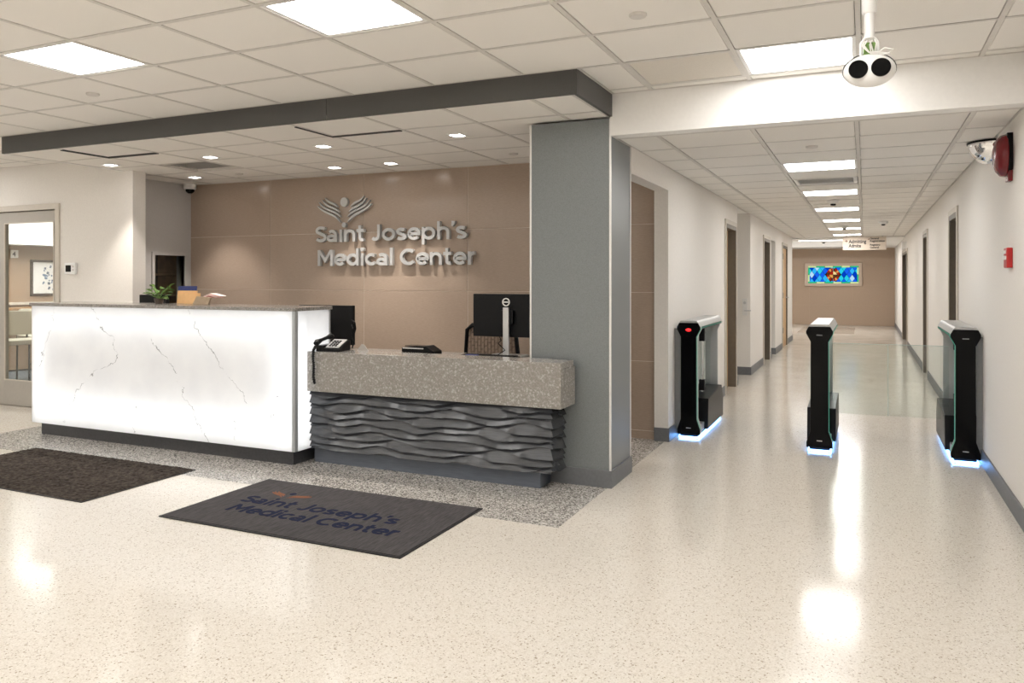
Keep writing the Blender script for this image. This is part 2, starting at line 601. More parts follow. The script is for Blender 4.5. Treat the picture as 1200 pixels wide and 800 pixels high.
LX = [round(-0.03 + 0.61 * k, 3) for k in range(-15, 2)] + [0.80]
LY = [4.245] + [round(4.205 - 0.51 * k, 3) for k in range(1, 17)]
LY = sorted(LY)
lobby_lights_in = [(-4.30, -3.69, 2.675, 3.185), (-2.47, -1.86, 2.675, 3.185)]
lobby_lights_out = [(-7.96, -7.35, 2.675, 3.185), (-6.13, -5.52, 2.675, 3.185), (-0.64, -0.03, 2.165, 2.675)]  # panels outside the view; the first is added to brighten the entry wall
for xx in (-7.96, -6.13, -4.30, -2.47, -0.64):
    for yy in (0.635, -1.405, -2.935):
        lobby_lights_out.append((xx, xx + 0.61, yy, yy + 0.51))
grow = 0.06
skip = [(a - grow, b + grow, c - grow, d + grow) for a, b, c, d in lobby_lights_in + lobby_lights_out]
ceiling('ceiling_lobby', LX, LY, ZL, skip)
# strip of lobby ceiling right of the soffit, in front of the beam
LX2 = [-1.515, -1.25, -0.64, -0.03, 0.58, 0.80]
LY2 = [4.245, 4.825, 4.93]
ceiling('ceiling_strip', LX2, LY2, ZL + 0.0015, [(-0.66, 0.0, 4.2, 4.84), (-1.27, -0.6, 4.2, 4.84)])
# lobby ceiling running back over the entry door, left of the soffit
ceiling('ceiling_entry', [-9.18, -8.57, -7.96, -7.35, -6.74], [4.245, 4.715, 5.225, 5.447], ZL + 0.0015, [(-9.2, -8.5, 4.24, 4.73)])
# soffit over the reception
SX = [-6.72] + [round(-2.43 - 0.61 * k, 3) for k in range(6, -1, -1)] + [-1.82, -1.55]
SY = [4.255, 4.77, 5.28, 5.79, 6.30, Y_BACK]
ceiling('ceiling_soffit', SX, SY, ZS, [(-6.1, -5.46, 5.27, 5.8)])
ceiling('ceiling_soffit_end', [-7.05, -6.72], [5.60, 5.79, 6.30, Y_BACK], ZS)
# hall
HX = [-1.53, -1.25, -0.645, -0.045, 0.56, 0.805]
HY = [5.05] + [round(6.745 - 0.555 * k, 3) for k in range(3, 0, -1)] + [round(6.745 + 0.555 * k, 3) for k in range(0, 23)]
hall_lights = []
for k in (0, 4, 8, 12, 16, 20):
    hall_lights.append((-0.645, -0.045, round(6.745 + 0.555 * k, 3), round(6.745 + 0.555 * (k + 1), 3)))
hvent = (-0.645, -0.045, 6.745 + 0.555 * 2, 6.745 + 0.555 * 3)
ceiling('ceiling_hall', HX, HY, ZH, [(a - grow, b + grow, c - grow, d + grow) for a, b, c, d in hall_lights] + [(hvent[0] - grow, hvent[1] + grow, hvent[2] - grow, hvent[3] + grow)])
HALL_END = HY[-1]
# ceiling of the alcove off the hall
struct(bx(-2.7, -1.53, 10.47, 11.6, ZH + 0.002, ZH + 0.05).build('ceiling_alcove', M['white_paint']))

# far room: dropped rim around a raised tray
m = MB()
fz = 2.30
m.box(-5.0, -3.3, HALL_END, 25.3, fz, 2.75)
m.box(0.30, 0.95, HALL_END, 25.3, fz, 2.75)
m.box(-3.3, 0.30, HALL_END, 20.1, fz, 2.75)
m.box(-3.3, 0.30, 23.9, 25.3, fz, 2.75)
m.box(-3.3, 0.30, 20.1, 23.9, 2.70, 2.75)
struct(m.build('ceiling_far', M['white_paint']))

# ------------------------------------------------------------------ walls
# tiled feature wall behind the desk: every tile its own slab
wb = struct(bx(-7.17, -1.64, Y_BACK + 0.0005, Y_BACK + 0.15, 0, 2.75).build('wall_back', M['grout']))
TX = [-7.10, -5.88, -4.66, -3.465, -2.25, -1.64]
TZ = [0.07, 0.67, 1.265, 1.857, 2.455]
_tc = {}
for xa, xb in zip(TX[:-1], TX[1:]):
    for za, zb in zip(TZ[:-1], TZ[1:]):
        k = (round(xb - xa, 3), round(zb - za, 3))
        if k not in _tc:
            hx, hz = k[0] / 2 - 0.0028, k[1] / 2 - 0.0028
            _tc[k] = bx(-hx, hx, -0.006, 0.003, -hz, hz).mesh('wall_tile', M['tan_wall_tile'], bevel=0.001)
        inst('wall_tile', _tc[k], wb, ((xa + xb) / 2, Y_BACK + 0.004, (za + zb) / 2))
bx(-7.05, -1.64, Y_BACK - 0.012, Y_BACK + 0.012, 0, 0.066).build('base_tile', M['tan_wall_tile'], wb)

# wall with the glazed entry door (faces the viewer)
YD = 5.447
dx0, dx1, dz1 = -8.95, -7.73, 2.115
m = MB()
m.box(-9.6, dx0, YD, YD + 0.15, 0, 2.7)
m.box(dx1, -6.60, YD, YD + 0.15, 0, 2.7)
m.box(dx0, dx1, YD, YD + 0.15, dz1, 2.7)
struct(m.build('wall_entry', M['wall']))
# recessed side wall with the office window
wx = -7.05
wy0, wy1, wz0, wz1 = 6.09, 6.50, 0.86, 1.645
m = MB()
m.box(wx - 0.12, wx, 5.597, wy0, 0, 2.7)
m.box(wx - 0.12, wx, wy1, Y_BACK + 0.02, 0, 2.7)
m.box(wx - 0.12, wx, wy0, wy1, 0, wz0)
m.box(wx - 0.12, wx, wy0, wy1, wz1, 2.7)
struct(m.build('wall_side', M['wall_grey']))
win = struct(thing('window_1', 'x', 'window'))
del win['label'], win['category']
m = MB()
t = 0.035
m.box(wx - 0.10, wx + 0.015, wy0 - t, wy1 + t, wz1, wz1 + t)
m.box(wx - 0.10, wx + 0.015, wy0 - t, wy0, wz0 - t, wz1)
m.box(wx - 0.10, wx + 0.015, wy1, wy1 + t, wz0 - t, wz1)
m.box(wx - 0.10, wx + 0.015, wy0, wy1, wz0 - t, wz0)
m.build('window_frame', M['wall_grey'], win, bevel=0.003)
bx(wx - 0.052, wx - 0.046, wy0, wy1, wz0, wz1).build('window_pane', M['glass_dark'], win)
# dim office behind that window
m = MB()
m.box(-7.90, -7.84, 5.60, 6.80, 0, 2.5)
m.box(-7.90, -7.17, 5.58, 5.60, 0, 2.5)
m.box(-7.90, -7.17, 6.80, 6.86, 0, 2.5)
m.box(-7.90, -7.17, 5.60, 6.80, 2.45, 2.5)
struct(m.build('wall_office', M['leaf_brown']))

bk = thing('bookcase', 'dim brown bookcase behind the small office window', 'bookcase', (-7.62, 6.35, 0))
for z in (0.02, 0.45, 0.85, 1.18, 1.42, 1.75):
    bx(-0.16, 0.16, -0.42, 0.42, z, z + 0.025).build('shelf', M['wood_rail'], bk)
for y in (-0.43, 0.42):
    bx(-0.16, 0.16, y, y + 0.02, 0, 1.80).build('side_panel', M['wood_rail'], bk)

# left wall of the hall, with lintel, doors and the alcove
hx = -1.52
m = MB()
m.box(hx - 0.12, hx, 5.41, 6.55, 2.135, 2.7)
m.box(hx - 0.12, hx, 6.55, 9.50, 0, 2.7)
m.box(hx - 0.12, hx, 9.50, 10.30, 2.05, 2.7)
m.box(hx - 0.12, hx, 10.30, 10.47, 0, 2.7)
m.box(-2.70, -2.60, 10.3, 11.7, 0, 2.7)
m.box(-2.70, hx - 0.12, 10.35, 10.47, 0, 2.7)
m.box(-2.70, hx + 0.02, 11.60, 11.72, 0, 2.7)
hx2 = -1.50
m.box(hx2 - 0.14, hx2, 11.72, 13.15, 0, 2.7)
m.box(hx2 - 0.14, hx2, 13.15, 14.00, 2.05, 2.7)
m.box(hx2 - 0.14, hx2, 14.00, 14.30, 0, 2.7)
m.box(hx2 - 0.14, hx2, 14.30, 15.00, 2.07, 2.7)
m.box(hx2 - 0.9, hx2, 15.00, 15.14, 0, 2.7)
m.box(hx2 - 0.9, hx2 - 0.8, 14.1, 15.0, 0, 2.7)
m.box(hx2 - 0.14, hx2, 15.14, 16.30, 0, 2.7)
m.box(hx2 - 0.14, hx2, 16.30, 17.30, 2.06, 2.7)
m.box(hx2 - 0.14, hx2, 17.30, 18.65, 0, 2.7)
m.box(-5.0, hx2 - 0.14, 18.53, 18.65, 0, 2.75)
m.box(-5.1, -5.0, 18.53, 25.4, 0, 2.75)
struct(m.build('wall_left', M['wall']))
# right wall
rx = 0.80
m = MB()
m.box(rx, rx + 0.14, -4.2, 8.40, 0, 2.75)
m.box(rx, rx + 0.14, 8.40, 9.12, 2.02, 2.75)
m.box(rx, rx + 0.14, 9.12, 12.25, 0, 2.75)
m.box(rx, rx + 0.14, 12.25, 13.00, 2.03, 2.75)
m.box(rx, rx + 0.14, 13.00, 17.80, 0, 2.75)
m.box(rx, rx + 0.14, 17.80, 20.0, 1.97, 2.75)
m.box(rx, rx + 0.14, 20.0, 25.4, 0, 2.75)
struct(m.build('wall_right', M['wall']))
# walls behind and left of the viewer
struct(bx(-9.7, 0.94, -4.3, -4.2, 0, 2.75).build('wall_front', M['wall']))
struct(bx(-9.7, -9.6, -4.3, 5.6, 0, 2.75).build('wall_outer', M['wall']))
# far wall, of tan tiles
wf = struct(bx(-5.0, 0.94, 25.3, 25.42, 0, 2.75).build('wall_far', M['far_grout']))
ft = None
for i in range(5):
    for j in range(4):
        if ft is None:
            ft = bx(-0.597, 0.597, -0.005, 0.01, -0.297, 0.297).mesh('wall_tile', M['far_tile'])
        inst('wall_tile', ft, wf, (0.26 - 1.2 * i, 25.295, 0.30 + 0.6 * j))

# beam across the mouth of the hall
struct(bx(-1.53, rx, 4.93, 5.05, ZH, 2.72).build('beam', M['white_paint'], bevel=0.004))

# baseboards
bh, bt = 0.115, 0.012
m = MB()
m.box(hx - 0.12, hx + bt, 6.55 - bt, 6.55, 0, bh)
m.box(hx, hx + bt, 6.55, 9.42, 0, bh)
m.box(hx, hx + bt, 10.37, 10.47, 0, bh)
m.box(-2.6, hx2 + bt, 11.60 - bt, 11.60, 0, bh)
m.box(hx2, hx2 + bt, 11.60, 13.09, 0, bh)
m.box(hx2, hx2 + bt, 14.06, 14.30, 0, bh)
m.box(hx2 - 0.8, hx2 + bt, 15.0 - bt, 15.0, 0, bh)
m.box(hx2, hx2 + bt, 15.0, 16.22, 0, bh)
m.box(hx2, hx2 + bt, 17.38, 18.65, 0, bh)
struct(m.build('baseboard_left', M['base_grey'], bevel=0.002))
m = MB()
m.box(rx - bt, rx, -4.2, 8.34, 0, bh)
m.box(rx - bt, rx, 9.18, 12.19, 0, bh)
m.box(rx - bt, rx, 13.06, 17.74, 0, bh)
m.box(rx - bt, rx, 20.06, 25.3, 0, bh)
struct(m.build('baseboard_right', M['base_grey'], bevel=0.002))
m = MB()
m.box(-7.67, -6.60 + bt, YD - bt, YD, 0, bh)
m.box(-6.60, -6.60 + bt, YD, YD + 0.15, 0, bh)
struct(m.build('baseboard_entry', M['base_grey'], bevel=0.002))

# ------------------------------------------------------------------ column
cx0, cx1, cy0, cy1 = -2.10, -1.53, 4.937, 5.41
col = struct(bx(cx0, cx1, cy0, cy1, 0, ZS - 0.012).build('column', M['column']))
m = MB()
for x, y in ((cx0, cy0), (cx1, cy0), (cx1, cy1)):
    m.box(x - 0.006, x + 0.006, y - 0.006, y + 0.006, bh, ZS - 0.014)
m.build('corner_trim', M['alu_white'], col)
m = MB()
m.box(cx0 - bt, cx1 + bt, cy0 - bt, cy1 + bt, 0, bh)
m.build('column_base', M['base_grey'], col, bevel=0.002)

# soffit fascia: charcoal boards round the reception soffit
fas = struct(bx(-6.70, -1.54, 4.258, 4.30, ZS + 0.01, ZL + 0.1).build('trim_fascia', M['plenum']))
m = MB()
m.prism([(-6.72, 4.24), (-3.30, 4.24), (-3.30, 4.262), (-6.72, 4.262)], 2, ZS - 0.004, ZL + 0.004)
m.build('fascia_board', M['fascia'], fas, bevel=0.0015)
m = MB()
m.box(-3.297, -1.515, 4.24, 4.262, ZS - 0.004, ZL + 0.004)
m.build('fascia_board', M['fascia'], fas, bevel=0.0015)
m = MB()
m.box(-1.537, -1.515, 4.2625, 4.935, ZS - 0.004, ZL + 0.004)
m.build('fascia_board', M['fascia'], fas, bevel=0.0015)
m = MB()
m.box(-6.742, -6.72, 4.262, 5.44, ZS - 0.004, ZL + 0.004)
m.build('fascia_board', M['white_paint'], fas, bevel=0.0015)


# ------------------------------------------------------------------ doors of the hall
def hall_door(n, side, x, y0, y1, ztop, leaf_mat, depth=0.09, frame_mat='frame_brown', handle_y=None):
    """side +1: wall faces -X (right wall); -1: wall faces +X (left wall)"""
    d = struct(bpy.data.objects.new('door_%d' % n, None))
    C.objects.link(d)
    s = side
    m = MB()
    fw, pr = 0.05, 0.014

    def b(xa, xb, *r):
        m.box(min(xa, xb), max(xa, xb), *r)
    b(x - s * pr, x + s * 0.13, y0, y0 + fw, 0, ztop)
    b(x - s * pr, x + s * 0.13, y1 - fw, y1, 0, ztop)
    b(x - s * pr, x + s * 0.13, y0 + fw, y1 - fw, ztop - fw, ztop)
    m.build('door_frame', M[frame_mat], d, bevel=0.002)
    m = MB()
    b(x - s * 0.018, x - s * 0.0005, y0 - 0.05, y0, 0, ztop + 0.05)
    b(x - s * 0.018, x - s * 0.0005, y1, y1 + 0.05, 0, ztop + 0.05)
    b(x - s * 0.018, x - s * 0.0005, y0, y1, ztop, ztop + 0.05)
    m.build('door_casing', M['casing'], d, bevel=0.002)
    m = MB()
    b(x + s * depth, x + s * (depth + 0.038), y0 + fw + 0.003, y1 - fw - 0.003, 0.008, ztop - fw - 0.003)
    lf = m.build('door_leaf', leaf_mat, d, bevel=0.002)
    if handle_y is not None:
        m = MB()
        m.lathe([(0.026, 0), (0.026, 0.008)], 16, (x + s * depth - (0.008 if s > 0 else 0), handle_y, 1.0), axis=0)
        xa = x + s * depth
        m.tube([(xa, handle_y, 1.0), (xa - s * 0.055, handle_y, 1.0), (xa - s * 0.06, handle_y - 0.03, 1.0), (xa - s * 0.06, handle_y - 0.12, 1.0)], 0.009, 8)
        h = m.build('door_handle', M['black'] if s > 0 else M['silver'], d, smooth=True)
    return d


hall_door(1, -1, hx, 9.50, 10.30, 2.05, M['leaf_oak'], 0.085)
hall_door(2, -1, hx2, 13.15, 14.00, 2.05, M['leaf_brown'], 0.10)
d3 = hall_door(3, -1, hx2, 16.30, 17.30, 2.06, M['leaf_oak'], 0.008, handle_y=17.15)
m = MB()
for z in (0.3, 1.0, 1.78):
    m.box(hx2, hx2 + 0.02, 16.34, 16.37, z, z + 0.11)
m.build('hinge', M['base_char'], d3)
hall_door(4, 1, rx, 8.40, 9.12, 2.02, M['leaf_brown'], 0.075, handle_y=8.56)
hall_door(5, 1, rx, 12.25, 13.00, 2.03, M['leaf_brown'], 0.075)
hall_door(6, 1, rx, 17.80, 20.0, 1.97, M['leaf_brown'], 0.05)

# lever lock with card reader on the grey return of the alcove
lk = thing('door_lock', 'steel lever lock plate on the grey return wall beside the first left door', 'lock', (-1.575, 11.597, 0.98))
bx(-0.035, 0.035, -0.02, 0, -0.12, 0.12).build('plate', M['alu_white'], lk, bevel=0.004)
MB().lathe([(0.02, -0.022), (0.02, -0.045)], 14, (0, 0, 0.06), axis=1).build('knob', M['silver'], lk, smooth=True)
MB().tube([(0, -0.02, -0.05), (0, -0.06, -0.05), (0.09, -0.065, -0.05)], 0.009, 8).build('lever', M['silver'], lk, smooth=True)

# ------------------------------------------------------------------ glazed entry door and the waiting room beyond it
d7 = struct(bpy.data.objects.new('door_7', None))
C.objects.link(d7)
m = MB()
m.box(dx0 - 0.05, dx0 + 0.055, YD - 0.02, YD + 0.16, 0, dz1 + 0.06)
m.box(dx1 - 0.0, dx1 + 0.06, YD - 0.02, YD + 0.16, 0, dz1 + 0.06)
m.box(dx0, dx1, YD - 0.02, YD + 0.16, dz1, dz1 + 0.06)
m.build('door_frame', M['casing'], d7, bevel=0.003)
lz0, lz1 = 0.008, dz1 - 0.006
gx0, gx1, gz0, gz1 = -8.605, -7.785, 0.275, 1.995
m = MB()
m.box(dx0 + 0.058, gx0, YD + 0.015, YD + 0.06, lz0, lz1)
m.box(gx1, dx1 - 0.003, YD + 0.015, YD + 0.06, lz0, lz1)
m.box(gx0, gx1, YD + 0.015, YD + 0.06, lz0, gz0)
m.box(gx0, gx1, YD + 0.015, YD + 0.06, gz1, lz1)
lf = m.build('door_leaf', M['door_grey'], d7, bevel=0.002)
bx(gx0, gx1, YD + 0.034, YD + 0.042, gz0, gz1).build('glass_pane', M['glass'], d7)
m = MB()
for a in ((gx0, gx0 + 0.012, gz0, gz1), (gx1 - 0.012, gx1, gz0, gz1), (gx0 + 0.012, gx1 - 0.012, gz0, gz0 + 0.012), (gx0 + 0.012, gx1 - 0.012, gz1 - 0.012, gz1)):
    m.box(a[0], a[1], YD + 0.008, YD + 0.02, a[2], a[3])
m.build('glazing_bead', M['casing'], d7)

# waiting room shell
m = MB()
m.box(-11.8, -11.7, 5.5, 9.7, 0, 2.7)
m.box(-11.8, -6.9, 9.6, 9.7, 0, 2.7)
m.box(-11.8, -9.6, 5.45, 5.597, 0, 2.7)
m.box(-7.97, -7.91, 5.60, 9.6, 0, 2.7)
struct(m.build('wall_waiting', M['wallpaper']))
m = MB()
m.box(-11.8, -7.9, 5.5, 9.7, 2.60, 2.7)
m.box(-11.7, -11.3, 5.6, 9.6, 1.89, 2.60)
struct(m.build('ceiling_waiting', M['white_paint']))
struct(bx(-11.70, -11.66, 5.6, 9.6, 0.99, 1.03).build('trim_chair_rail', M['casing'], bevel=0.004))

# ------------------------------------------------------------------ ceiling fixtures
def troffer(loc, wx_, wy_, label, z, mat, group, dome=False):
    r = thing('ceiling_light', label, 'ceiling light', (loc[0], loc[1], z), 0, group)
    hx_, hy_ = wx_ / 2 - 0.013, wy_ / 2 - 0.013
    f = MB()
    t_ = 0.02
    for a in ((-hx_, hx_, -hy_, -hy_ + t_), (-hx_, hx_, hy_ - t_, hy_), (-hx_, -hx_ + t_, -hy_ + t_, hy_ - t_), (hx_ - t_, hx_, -hy_ + t_, hy_ - t_)):
        f.box(a[0], a[1], a[2], a[3], 0.004, 0.045)
    f.build('frame', M['white_plastic'], r)
    bx(-hx_ + t_, hx_ - t_, -hy_ + t_, hy_ - t_, 0.010, 0.016).build('diffuser', M[mat], r)
    return r


labs = ['square ceiling light panel above the brown mat end of the lobby', 'square ceiling light panel in the lobby ceiling above the logo mat']
troffer((-8.875, 4.48), 0.61, 0.47, 'added square light panel out of view over the glazed entry door', ZL, 'troffer', 'lobby ceiling light panels')  # extra panel added beyond the frame edge to brighten the door wall
for (a, b, c, d), lb in zip(lobby_lights_in, labs):
    troffer(((a + b) / 2, (c + d) / 2), b - a, d - c, lb, ZL, 'troffer', 'lobby ceiling light panels')
troffer((-0.335, 4.535), 0.61, 0.58, 'square ceiling light panel just in front of the white beam', ZL, 'troffer', 'lobby ceiling light panels')
for a, b, c, d in lobby_lights_out:
    troffer(((a + b) / 2, (c + d) / 2), b - a, d - c, 'unseen square ceiling light panel over the lobby floor', ZL, 'troffer', 'lobby light panels outside the view')
hl = ['nearest of the hall ceiling light panels, just past the beam', 'hall ceiling light panel behind the long air grille', 'third hall ceiling light panel past the beam', 'fourth hall ceiling light panel past the beam', 'fifth hall ceiling light panel, before the hanging sign', 'last and smallest hall ceiling light panel above the hanging sign']
for (a, b, c, d), lb in zip(hall_lights, hl):
    troffer(((a + b) / 2, (c + d) / 2), b - a, d - c, lb, ZH, 'troffer_hall', 'hall ceiling light panels')
# cove lamps of the far room
ft_ = thing('tray_light', 'white light panel in the raised ceiling tray of the far room', 'ceiling light', (-1.5, 22.0, 2.70))
bx(-1.3, 1.3, -0.3, 0.3, -0.03, -0.004).build('frame', M['white_plastic'], ft_)
bx(-1.27, 1.27, -0.27, 0.27, -0.034, -0.03).build('diffuser', M['tray_panel'], ft_)
ft2 = thing('rim_light', 'slim light strip on the far room ceiling left of the hanging sign', 'ceiling light', (-0.95, 19.62, 2.30))
bx(-0.5, 0.5, -0.15, 0.15, -0.012, 0.0).build('frame', M['white_plastic'], ft2)
bx(-0.48, 0.48, -0.13, 0.13, -0.016, -0.012).build('diffuser', M['rim_panel'], ft2)

dl_spots = [(-6.47, 5.10, 'square downlight nearest the pale wall end with the thermostat'), (-5.25, 5.13, 'square downlight second from the left in the front row over the desk'),
            (-3.99, 5.09, 'square downlight third from the left in the front row over the desk'), (-2.77, 5.11, 'square downlight of the front row nearest the grey column'),
            (-6.44, 6.08, 'square downlight close to the corner with the small dome camera'), (-4.65, 6.10, 'square downlight in the back row above the winged emblem'),
            (-4.01, 6.10, 'square downlight in the back row above the sign lettering')]
dl_proto = None
for x, y, lb in dl_spots:
    if dl_proto is None:
        r = thing('downlight', lb, 'downlight', (x, y, ZS), 0, 'recessed downlights over the reception')
        m = MB()
        for a in ((-0.062, 0.062, -0.062, -0.045), (-0.062, 0.062, 0.045, 0.062), (-0.062, -0.045, -0.045, 0.045), (0.045, 0.062, -0.045, 0.045)):
            m.box(a[0], a[1], a[2], a[3], -0.004, 0.004)
        m.build('trim_ring', M['white_plastic'], r)
        bx(-0.045, 0.045, -0.045, 0.045, -0.002, 0.003).build('lens', M['lens'], r)
        ld = bpy.data.lights.new('downlight_lamp', 'SPOT')
        ld.energy = SPOT
        ld.color = (1, 0.93, 0.85)
        ld.spot_size = radians(84)
        ld.spot_blend = 0.55
        ld.shadow_soft_size = 0.04
        lo = bpy.data.objects.new('downlight_lamp', ld)
        lo.location = (0, 0, -0.012)
        lo.parent = r
        C.objects.link(lo)
        dl_proto = r
    else:
        dup(dl_proto, lb, (x, y, ZS))

# slot diffuser and air grilles
r = thing('slot_diffuser', 'dark L-shaped slot diffuser in the soffit above the backlit desk', 'vent', (-6.085, 4.775, ZS))
bx(-0.02, 0.02, -0.44, 0.02, -0.006, 0.004).build('slot', M['plenum'], r)
bx(0.02, 0.59, -0.02, 0.02, -0.006, 0.004).build('slot', M['plenum'], r)
r = thing('slot_diffuser', 'dark slot diffuser in the soffit above the middle of the desk', 'vent', (-3.65, 4.775, ZS))
bx(0.0, 0.60, -0.016, 0.016, -0.006, 0.004).build('slot', M['plenum'], r)
bx(-0.016, 0.0, -0.42, 0.016, -0.006, 0.004).build('slot', M['plenum'], r)


def grille(loc, hx_, hy_, label, mat, n, inner, fill=0.36):
    r = thing('air_grille', label, 'vent', loc)
    m = MB()
    t_ = 0.035
    for a in ((-hx_, hx_, -hy_, -hy_ + t_), (-hx_, hx_, hy_ - t_, hy_), (-hx_, -hx_ + t_, -hy_ + t_, hy_ - t_), (hx_ - t_, hx_, -hy_ + t_, hy_ - t_)):
        m.box(a[0], a[1], a[2], a[3], 0.0, 0.012)
    m.build('frame', M[mat], r, bevel=0.002)
    bx(-hx_ + t_, hx_ - t_, -hy_ + t_, hy_ - t_, 0.03, 0.034).build('backing', M[inner], r)
    span = 2 * (hy_ - t_)
    me = None
    for k in range(n):
        y = -hy_ + t_ + span * (k + 0.5) / n
        if me is None:
            s = MB()
            w_ = span / n * fill
            s.prism([(-w_, 0.004), (-w_ + 0.003, 0.002), (w_, 0.016), (w_ - 0.003, 0.018)], 0, -hx_ + t_, hx_ - t_)
            me = s.mesh('slat', M[mat])
        inst('slat', me, r, (0, y, 0.004))
    return r


grille((-5.785, 5.535, ZS + 0.006), 0.29, 0.24, 'grey slatted return grille in the soffit over the reception', 'tbar', 9, 'plenum')
grille((-0.345, 8.13, ZH + 0.004), 0.28, 0.255, 'long air grille between the first two hall light panels', 'white_plastic', 6, 'tbar')
r = thing('access_panel', 'flush beige access panel in the lobby ceiling beside the light at the beam', 'panel', (-0.945, 4.535, ZL + 0.002))
m = MB()
for a in ((-0.292, 0.292, -0.277, -0.262), (-0.292, 0.292, 0.262, 0.277), (-0.292, -0.277, -0.262, 0.262), (0.277, 0.292, -0.262, 0.262)):
    m.box(a[0], a[1], a[2], a[3], 0.0, 0.012)
m.build('frame', M['tbar'], r)
bx(-0.275, 0.275, -0.260, 0.260, 0.003, 0.012).build('panel_door', M['panel_beige'], r, bevel=0.001)


def sprinkler(loc, label):
    r = tag(MB().lathe([(0.0, -0.011), (0.036, -0.011), (0.041, -0.004), (0.041, 0.012)], 24).build('sprinkler_cover', M['tbar'], smooth=True), label, 'sprinkler', 'round sprinkler covers')
    r.location = loc


sprinkler((-0.95, 3.49, ZL), 'round sprinkler cover in the lobby ceiling above the column')
sprinkler((-4.61, 3.50, ZL), 'round sprinkler cover beside the lobby light at the door end')
sprinkler((-5.80, 6.05, ZS), 'round sprinkler cover in the soffit before the return grille')
sprinkler((-2.74, 6.06, ZS), 'round sprinkler cover in the soffit close to the column')
sprinkler((-0.345, 5.92, ZH), 'round sprinkler cover in the hall ceiling before the first hall light')


def detector(loc, label):
    r = thing('smoke_detector', label, 'smoke detector', loc, 0, 'ceiling smoke detectors')
    MB().lathe([(0.075, 0.0), (0.072, -0.018), (0.05, -0.04), (0.03, -0.045)], 24).build('housing', M['white_plastic'], r, smooth=True)
    MB().lathe([(0.032, -0.044), (0.03, -0.062), (0.012, -0.068)], 16).build('chamber', M['black'], r, smooth=True)


detector((-0.345, 10.05, ZH), 'smoke detector behind the second hall light panel')
detector((0.275, 14.1, ZH), 'smoke detector on the plain tiles toward the right hall wall')
detector((-0.33, 15.0, ZH), 'smoke detector between the last hall light panels')
detector((-0.90, 20.0, 2.30), 'smoke detector on the far room ceiling beyond the hanging sign')

# small dome camera in the corner of the tiled wall
r = thing('dome_camera', 'small white dome camera at the top corner of the tan tiled wall', 'security camera', (-6.96, 6.50, ZS))
MB().lathe([(0.07, 0), (0.07, -0.05), (0.055, -0.06)], 20).build('housing', M['white_plastic'], r, smooth=True)
MB().lathe([(0.05, -0.06), (0.045, -0.085), (0.02, -0.105)], 20).build('dome', M['black_gloss'], r, smooth=True)

# twin-lens camera hanging over the hall mouth
r = thing('twin_lens_camera', 'white oval camera with two black lenses hanging from a ceiling pole', 'camera', (0.0154, 3.0825, 2.134), 0.04)
MB().tube([(0, 0.01, 0.115), (0, 0.01, ZL - 2.134)], 0.0175, 20).build('pole', M['white_plastic'], r, smooth=True)
cl = MB()
cl.lathe([(0.020, 0.205), (0.0255, 0.212), (0.0255, 0.30), (0.020, 0.307)], 20, (0, 0.01, 0))
cl.build('pole_collar', M['white_plastic'], r, smooth=True)
m = MB()
m.tube([(-0.028, 0.01, 0.045), (-0.028, 0.01, 0.10), (-0.018, 0.01, 0.115), (0.018, 0.01, 0.115), (0.028, 0.01, 0.10), (0.028, 0.01, 0.045)], 0.006, 8)
m.build('yoke', M['white_plastic'], r, smooth=True)
m = MB()
for k in range(5):
    a = random.uniform(-1, 1)
    m.tube([(-0.015 + 0.008 * k, 0.012, 0.11), (-0.02 + 0.01 * k + 0.012 * a, -0.01 - 0.006 * k, 0.085), (0.01 * a + 0.004 * k, -0.012, 0.062), (0.02 + 0.012 * k, 0.0, 0.05)], 0.0028, 6)
m.tube([(0.01, 0, 0.05), (0.05, -0.01, 0.072), (0.078, -0.012, 0.062), (0.06, -0.01, 0.052), (0.02, 0.0, 0.045)], 0.0025, 6)
m.build('cable', M['paper'], r, smooth=True)
bx(-0.02, 0.02, 0.0, 0.03, 0.05, 0.10).build('circuit_board', M['leaf'], r, bevel=0.002)
m = MB()
m.ball((0, 0.012, 0.0), 0.088, 0.040, 0.060, 36, 18)
m.build('body', M['white_plastic'], r, smooth=True)
m = MB()
m.ball((0, 0.022, 0.0055), 0.0905, 0.036, 0.0615, 36, 18)
m.build('back_shell', M['black'], r, smooth=True)
for s, xx in ((0, -0.038), (1, 0.036)):
    m = MB()
    m.lathe([(0.0325, -0.028), (0.0325, -0.020), (0.0305, -0.0285), (0.027, -0.026), (0.016, -0.020), (0.006, -0.021)], 28, (xx, 0, 0.0), axis=1)
    ln = m.build('lens', M['black_gloss'], r, smooth=True)

# fire bell, mirror and call point on the right wall
r = thing('fire_bell', 'dark red round fire bell high on the right wall', 'alarm bell', (rx, 5.47, 2.12))
MB().lathe([(0.0, -0.098), (0.05, -0.095), (0.095, -0.082), (0.122, -0.058), (0.128, -0.035), (0.124, -0.030)], 32, axis=0).build('gong', M['red'], r, smooth=True)
bx(-0.032, 0, -0.06, 0.06, -0.09, 0.13).build('back_box', M['black'], r, bevel=0.004)
bx(-0.026, 0, -0.045, 0.045, -0.155, -0.09).build('striker_box', M['red'], r, bevel=0.004)
r = thing('convex_mirror', 'quarter-dome safety mirror at the ceiling edge behind the fire bell', 'mirror', (rx, 6.22, ZH))
m = MB()
nn, rr = 14, 0.15
for i in range(nn):
    for j in range(nn):
        def S(i_, j_):
            th, ph = pi * i_ / nn, pi / 2 * j_ / nn
            return (-rr * sin(th) * cos(ph), -rr * cos(th), -rr * sin(th) * sin(ph) - 0.012)
        m.face([S(i, j), S(i + 1, j), S(i + 1, j + 1), S(i, j + 1)])
m.build('mirror_dome', M['chrome'], r, smooth=True)
m = MB()
arc = [(-(rr + 0.006) * sin(pi * k / 20), -(rr + 0.006) * cos(pi * k / 20)) for k in range(21)]
